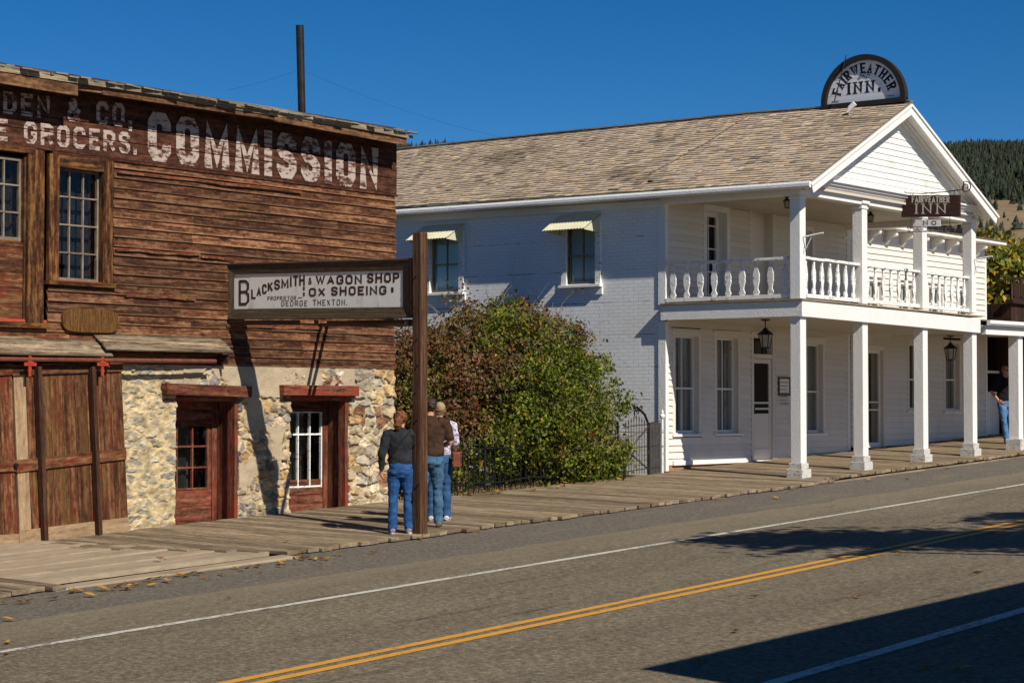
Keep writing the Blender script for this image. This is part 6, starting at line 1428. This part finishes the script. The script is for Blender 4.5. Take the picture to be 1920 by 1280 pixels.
def person(label, loc, face_deg, H, sp):
    """standing figure; local +Y is the way it faces, X its right hand side"""
    t = thing('person', label, 'person', loc); t.rotation_euler = (0, 0, radians(face_deg - 90)); ORG[t.name] = Vector(); s = H / 1.72; hd = Matrix.Rotation(radians(sp.get('turn', 0)), 3, 'Z'); bu = sp.get('build', 1.0)
    V = lambda x, y, z: Vector((x, y, z)) * s
    def sc(l): return [q * s for q in l]
    lean = sp.get('lean', 0)
    LEG = sp.get('legs', {-1: [(-.09, 0, .90), (-.105, .015, .50), (-.115, -.02, .07)], 1: [(.09, 0, .90), (.105, .015, .50), (.115, -.02, .07)]})
    ARM = sp['arms']
    # body: one continuous skin
    mb = MB()
    mb.tube([V(0, 0, .84), V(0, 0, .98), V(0, 0, 1.12), V(0, .0, 1.30), V(0, -.01, 1.42), V(0, -.005, 1.475)], sc([.13 * bu, .145 * bu, .13 * bu, .15 * bu, .14, .06]), 14, sq=.68)
    mb.tube([V(0, -.012, 1.42), V(0, .004, 1.50), V(0, .015, 1.57)], sc([.062, .054, .054]), 10)
    hc = V(0, .03, 1.615); hv = lambda x, y, z: hc + hd @ V(x, y, z)
    for pz, rr, yy in ((-.0, 1, 0),):
        pts = []; rs_ = []
        for i in range(9): f = i / 8; z = -.098 + .205 * f; pts.append(hv(0, .012 * (1 - f) , z)); rs_.append((.050, .060, .068, .073, .0755, .075, .069, .054, .022)[i] * s)
        mb.tube(pts, rs_, 14, sq=1.22)
    mb.tube([hv(0, .083, .025), hv(0, .108, -.012), hv(0, .09, -.022)], sc([.009, .014, .009]), 6)
    mb.tube([hv(-.028, .080, -.052), hv(0, .090, -.052), hv(.028, .080, -.052)], sc([.006, .009, .006]), 6); mb.tube([hv(0, .06, -.085), hv(0, .078, -.084)], sc([.026, .018]), 8)
    for sx in (-1, 1): mb.tube([hv(sx * .073, -.006, .022), hv(sx * .083, -.014, .006), hv(sx * .075, -.004, -.026)], sc([.014, .017, .010]), 6); mb.tube([hv(sx * .031, .084, .017), hv(sx * .031, .089, .012)], sc([.011, .008]), 6)
    for sx in (-1, 1):
        L = [V(*q) for q in LEG[sx]]; mb.tube([L[0] + V(0, 0, .0), L[0].lerp(L[1], .5), L[1], L[1].lerp(L[2], .35), L[2], L[2] + V(0, .03, -.02)], sc([.078, .068, .052, .053, .036, .035]), 10)
        A = [V(*q) for q in ARM[sx]]; mb.tube([V(sx * .10, -.01, 1.41), A[0], A[0].lerp(A[1], .5), A[1], A[1].lerp(A[2], .4), A[2]], sc([.06, .052, .046, .040, .038, .026]), 9); dr = (A[2] - A[1]).normalized(); dr = (dr + Vector(sp.get('hdir', {}).get(sx, (0, 0, 0)))).normalized(); hand(mb, A[2], dr, Vector(sp.get('palm', {}).get(sx, (-sx, .25, 0))), 1 if sx > 0 else -1, s * 1.02)
    fused(mb, 'body', M['skin'], t, .0075 * s, 2)
    # trousers
    mb = MB(); hp = sp.get('hip', 1.0)
    mb.tube([V(0, -.01, .80), V(0, -.018, .87), V(0, -.012, .96), V(0, 0, 1.045)], sc([.13 * hp, .172 * hp, .168 * hp, .150 * bu]), 16, sq=.76)
    for sx in (-1, 1):
        L = [V(*q) for q in LEG[sx]]; mb.tube([L[0] - V(0, .01, .0), L[0].lerp(L[1], .45), L[1], L[1].lerp(L[2], .4), L[2] + V(0, 0, .02), L[2] - V(0, -.005, .015)], sc([.102 * hp, .092 * hp, .070, .070, .066, .068]), 12)
    mb.tube([V(-.075 * hp, -.075, .875), V(-.07 * hp, -.07, .84)], sc([.072 * hp, .06]), 10); mb.tube([V(.075 * hp, -.075, .875), V(.07 * hp, -.07, .84)], sc([.072 * hp, .06]), 10)
    tr = fused(mb, 'jeans', sp['jeans'], t, .011 * s, 3, .013 * s, 8)
    # top
    mb = MB(); b0 = sp.get('hem', .96)
    mb.tube([V(0, -.005, b0), V(0, -.005, b0 + .05), V(0, 0, 1.13), V(0, .0, 1.29), V(0, -.012, 1.41), V(0, -.012, 1.465), V(0, -.004, 1.49)], sc([.168 * bu, .178 * bu, .170 * bu, .184 * bu, .158, .105, .070]), 16, sq=.74)
    for sx in (-1, 1):
        A = [V(*q) for q in ARM[sx]]; ln = sp.get('sleeve', 1.0)
        if ln > .9: mb.tube([V(sx * .11, -.012, 1.41), A[0], A[0].lerp(A[1], .5), A[1], A[1].lerp(A[2], .5), A[1].lerp(A[2], .96)], sc([.082, .080, .068, .060, .052, .042]), 10)
        else: mb.tube([V(sx * .11, -.012, 1.41), A[0], A[0].lerp(A[1], .4), A[0].lerp(A[1], .86)], sc([.082, .080, .076, .074]), 10)
    fused(mb, sp.get('topname', 'shirt'), sp['top'], t, .011 * s, 3, .014 * s, 7)
    # shoes
    for sx in (-1, 1):
        a = V(*LEG[sx][2]); a.z = 0; sh = MB(); sh.tube([a + V(0, -.075, .045), a + V(0, -.02, .055), a + V(sx * .01, .07, .042), a + V(sx * .018, .15, .032), a + V(sx * .02, .19, .026)], sc([.036, .046, .046, .043, .022]), 10, sq=.9); sh.tube([a + V(0, 0, .05), a + V(0, -.005, .10)], sc([.043, .046]), 8); so_ = fused(sh, 'shoe', sp['shoe'], t, .009 * s, 1)
        if sp.get('sole'): mb = MB(); mb.poly([a + V(sx * .008 + cos(q) * .046, .055 + sin(q) * .145, .0) for q in np.linspace(0, 2 * pi, 18)[:-1]], V(0, 0, .022)); mb.build('sole', sp['sole'], so_)
    # hair or cap
    if sp.get('hair'):
        mb = MB(); hk = sp.get('hairk', 1.0)
        pts = []; rs_ = []
        for i in range(8): f = i / 7; pts.append(hv(0, -.022 * hk - .004, -.055 + .175 * f)); rs_.append((.050, .066, .078, .083, .083, .078, .064, .028)[i] * s * hk)
        mb.tube(pts, rs_, 14, sq=1.12)
        for q in sp.get('locks', ()): mb.tube([hv(*c) for c, r in q], [r * s for c, r in q], 10)
        fused(mb, 'hair', sp['hair'], t, .007 * s, 2, .011 * s, 22)
    return t, V, hv
JE = fabric('jeans_denim', (.028, .095, .25), (.012, .045, .14), 10); JE2 = fabric('faded_denim', (.07, .15, .25), (.03, .075, .14), 10); JE3 = fabric('mid_denim', (.04, .10, .22), (.02, .055, .13), 10); JE4 = fabric('light_denim', (.10, .22, .42), (.04, .11, .25), 9)
HA = flat('auburn_hair', (.21, .078, .024), .55, 0, (.055, .018, .007), 34, .014); HB = flat('dark_hair', (.04, .025, .016), .6, 0, (.02, .012, .008), 40); HB2 = flat('sandy_hair', (.25, .14, .06), .6, 0, (.12, .07, .03), 40)
AZD = math.degrees(AZ)
p1 = onG(751, 1000); p2 = onG(806, 988); p3 = onG(823, 976); p4 = onG(1886, 831)
fl = lambda p: (p.x, p.y, walk_z(p.x, p.y))
def build_people():
    arms = {-1: [(-.195, -.01, 1.395), (-.265, -.05, 1.13), (-.27, .02, .90)], 1: [(.195, -.01, 1.395), (.245, .02, 1.13), (.14, .20, 1.10)]}
    t, V, hv = person('woman with auburn hair tied back in a charcoal top and blue jeans', fl(p1), AZD + 6, 1.665, dict(arms=arms, jeans=JE, top=fabric('charcoal_knit', (.028, .030, .034), (.014, .015, .018), 9), topname='sweatshirt', shoe=flat('grey_purple_shoe', (.30, .27, .32), .7, 0, (.12, .05, .16), 22), sole=flat('white_sole', (.6, .58, .6), .7), hair=HA, hairk=1.2, turn=-14, hip=1.02, build=1.02, pocket=1,
        locks=[[((0, -.085, .02), .056), ((-.012, -.130, -.03), .064), ((-.018, -.135, -.085), .062), ((-.02, -.12, -.14), .04), ((-.02, -.10, -.17), .018)], [((0, -.10, .0), .03), ((.0, -.135, .0), .034)], [((-.03, -.09, .07), .05), ((.03, -.09, .07), .05)]], hdir={-1: (0, .15, -.2)}))
    mb = MB(); mb.tube([V(.13, -.075, 1.46), V(.05, -.138, 1.36), V(-.06, -.150, 1.22), V(-.155, -.115, 1.10), V(-.185, -.03, 1.03)], .013, 6); mb.build('strap', flat('black_strap', (.010, .010, .011), .7), t)
    arms = {-1: [(-.21, 0, 1.40), (-.26, .04, 1.14), (-.16, .2, 1.08)], 1: [(.21, 0, 1.40), (.27, .03, 1.14), (.16, .20, 1.08)]}
    person('man in a brown short sleeved shirt and faded jeans half hidden by the sign post', fl(p2), AZD + 4, 1.80, dict(arms=arms, jeans=JE2, top=fabric('brown_cotton', (.062, .032, .020), (.03, .016, .010), 8), sleeve=.4, shoe=flat('tan_shoe', (.16, .13, .09), .7), hair=HB, hairk=1.03, turn=18, hip=1.04, build=1.12, pocket=1))
    arms = {-1: [(-.19, 0, 1.40), (-.25, .04, 1.14), (-.16, .2, 1.08)], 1: [(.20, -.01, 1.40), (.25, -.01, 1.14), (.20, .19, 1.06)]}
    t, V, hv = person('visitor in a tan cap and white patterned shirt with a shoulder bag', fl(p3), AZD - 2, 1.70, dict(arms=arms, jeans=JE3, top=fabric('white_print', (.66, .62, .66), (.50, .45, .52), 20, .004, (.22, .16, .26)), shoe=flat('white_trainer', (.62, .62, .60), .6), sole=flat('grey_sole', (.25, .25, .26), .7), hair=HB2, hairk=.99, turn=20, hip=1.0, build=1.02))
    mb = MB(); pts = [(.084, -.0), (.088, .03), (.082, .065), (.06, .095), (.02, .112), (.0005, .114)]
    n = 18; b = len(mb.v)
    for r_, z in pts:
        for j in range(n): a = 2 * pi * j / n; mb.v.append(hv(cos(a) * r_, -.012 + sin(a) * r_ * 1.22, .02 + z))
    for i in range(len(pts) - 1):
        for j in range(n): mb.face((i * n + j, i * n + (j + 1) % n, (i + 1) * n + (j + 1) % n, (i + 1) * n + j))
    mb.poly([hv(cos(a) * .07, .07 + sin(a) * .10, .022 - .01 * sin(a)) for a in np.linspace(0, pi, 10)], V(0, 0, .008)); mb.build('cap', fabric('tan_cap', (.36, .27, .15), (.26, .19, .10), 12), t, smooth=True)
    mb = MB(); mb.tube([V(-.10, -.02, 1.49), V(.05, -.125, 1.44), V(.16, -.12, 1.30), V(.235, -.06, 1.05), V(.245, -.02, .98)], .012, 6); mb.tube([V(-.10, .02, 1.49), V(.06, .11, 1.42), V(.18, .10, 1.25), V(.25, .04, 1.03)], .012, 6); mb.build('bag_strap', flat('tan_leather', (.22, .07, .025), .5), t)
    mb = MB(); c = V(.27, -.02, .90); mb.obox(c, Vector((0, 1, 0)), Vector((1, 0, 0)), Vector((0, 0, 1)), .15 * 1, .05, .10, tw=.02); bo = mb.build('shoulder_bag', flat('dark_bag', (.018, .018, .024), .6), t, bevel=.03)
    mb = MB(); [mb.obox(c + Vector((.0, y, .0)), Vector((0, 0, 1)), Vector((0, 1, 0)), Vector((1, 0, 0)), .105, .010, .053) for y in (-.148, .148)]; mb.obox(c + Vector((0, 0, .10)), Vector((0, 1, 0)), Vector((1, 0, 0)), Vector((0, 0, 1)), .155, .054, .012); mb.build('bag_trim', flat('tan_leather_trim', (.24, .075, .028), .5), bo, bevel=.01)
    arms = {-1: [(-.21, 0, 1.40), (-.29, -.06, 1.15), (-.17, .12, 1.00)], 1: [(.21, 0, 1.40), (.31, -.05, 1.14), (.23, .10, .97)]}
    legs = {-1: [(-.09, 0, .90), (-.10, .05, .50), (-.08, .0, .07)], 1: [(.09, 0, .90), (.08, .07, .50), (.03, .10, .07)]}
    t, V, hv = person('man in sunglasses, black shirt and light jeans standing under the far porch', fl(p4), AZD + 180 + 14, 1.80, dict(arms=arms, legs=legs, jeans=JE4, top=fabric('black_cotton', (.014, .014, .016), (.008, .008, .009), 8), sleeve=.4, shoe=M['black'], hair=HB2, hairk=.97, turn=22, hip=1.02, build=1.2))
    mb = MB()
    for sx in (-1, 1): mb.obox(hv(sx * .034, .096, .02), Vector((1, 0, 0)), Vector((0, 1, 0)), Vector((0, 0, 1)), .03, .006, .02)
    mb.tube([hv(-.08, 0, .03), hv(-.066, .088, .03), hv(.066, .088, .03), hv(.08, 0, .03)], .005, 5); mb.build('sunglasses', M['black'], t)
build_people()

# ------------------------------------------------------------------ fallen leaves
def build_leaves():
    rg = random.Random(91); spots = []
    for i in range(46): u = rg.uniform(0, 640); v = 1144 - u * .148 + rg.gauss(0, 3); spots.append((u, v))
    for u, v in ((15, 1166), (15, 1208), (12, 1228), (428, 1125), (210, 1115), (600, 1066), (640, 1050), (700, 1045), (790, 1020), (900, 1005), (1000, 985), (1090, 970), (1180, 958), (1350, 945), (1456, 940), (1470, 918), (1560, 952), (1630, 908), (1720, 895), (1775, 886), (1850, 872), (1905, 866), (1415, 1122), (1380, 1187), (1832, 1079), (1608, 1122), (1725, 1165), (1890, 1186), (1902, 1204), (1634, 1258), (1735, 1256), (1790, 1258), (1810, 1257), (1310, 1243), (1420, 1264), (1685, 1042), (1750, 980), (375, 1007), (538, 1016), (1160, 958), (1260, 948), (1700, 905), (560, 1040), (300, 1050), (760, 1008), (830, 1002)): spots.append((u, v))
    for i in range(26): u = rg.uniform(850, 1170); spots.append((u, 931 - (u - 850) * .105 + rg.uniform(-3, 5)))
    V0 = [(0, -.5), (.22, -.3), (.34, 0), (.25, .28), (0, .6), (-.25, .28), (-.34, 0), (-.22, -.3)]; protos = []
    for cset in ((.50, .29, .045), (.42, .20, .04), (.30, .15, .05), (.55, .38, .12)):
        for k in range(2):
            mb = MB(); b = 0; cl = rg.uniform(.15, .5); m0 = [Vector((x * .085, y * .105, .012 + cl * .08 * (x * x * 4) + .03 * y * y + rg.uniform(0, .006))) for x, y in V0]; ce = Vector((0, 0, .010)); mb.v += m0 + [ce]
            for i in range(8): mb.face((i, (i + 1) % 8, 8), co=tuple(c * rg.uniform(.8, 1.15) for c in cset))
            mb.tube([Vector((0, -.05, .012)), Vector((.006, -.085, .02))], .0025, 4, co=(.25, .13, .04)); o = mb.build('fallen_leaf', M['leaf'], fix=False); protos.append(o)
    used = 0
    for i, (u, v) in enumerate(spots):
        p = onG(u, v); z = walk_z(p.x, p.y) + .004
        if p.y < 17.85 or (p.x < 18.4 and p.y < 17.9): p = onG(u, v, -.12, 0); z = ground_z(p.x, p.y) + .010
        src = protos[rg.randrange(8)]; o = src if (used < 8 and src.name == protos[used % 8].name and not src.get('label')) else src.copy()
        if o is not src: COL.objects.link(o)
        o.location = (p.x, p.y, z); o.rotation_euler = (rg.uniform(-.3, .3), rg.uniform(-.3, .3), rg.uniform(0, 6.3)); sz = rg.uniform(.8, 1.45); o.scale = (sz, sz, sz); tag(o, 'dry yellow brown leaf fallen on the road edge or boardwalk', 'leaf', 'fallen autumn leaves'); used += 1
    for o in protos:
        if not o.get('label'): bpy.data.objects.remove(o)
build_leaves()
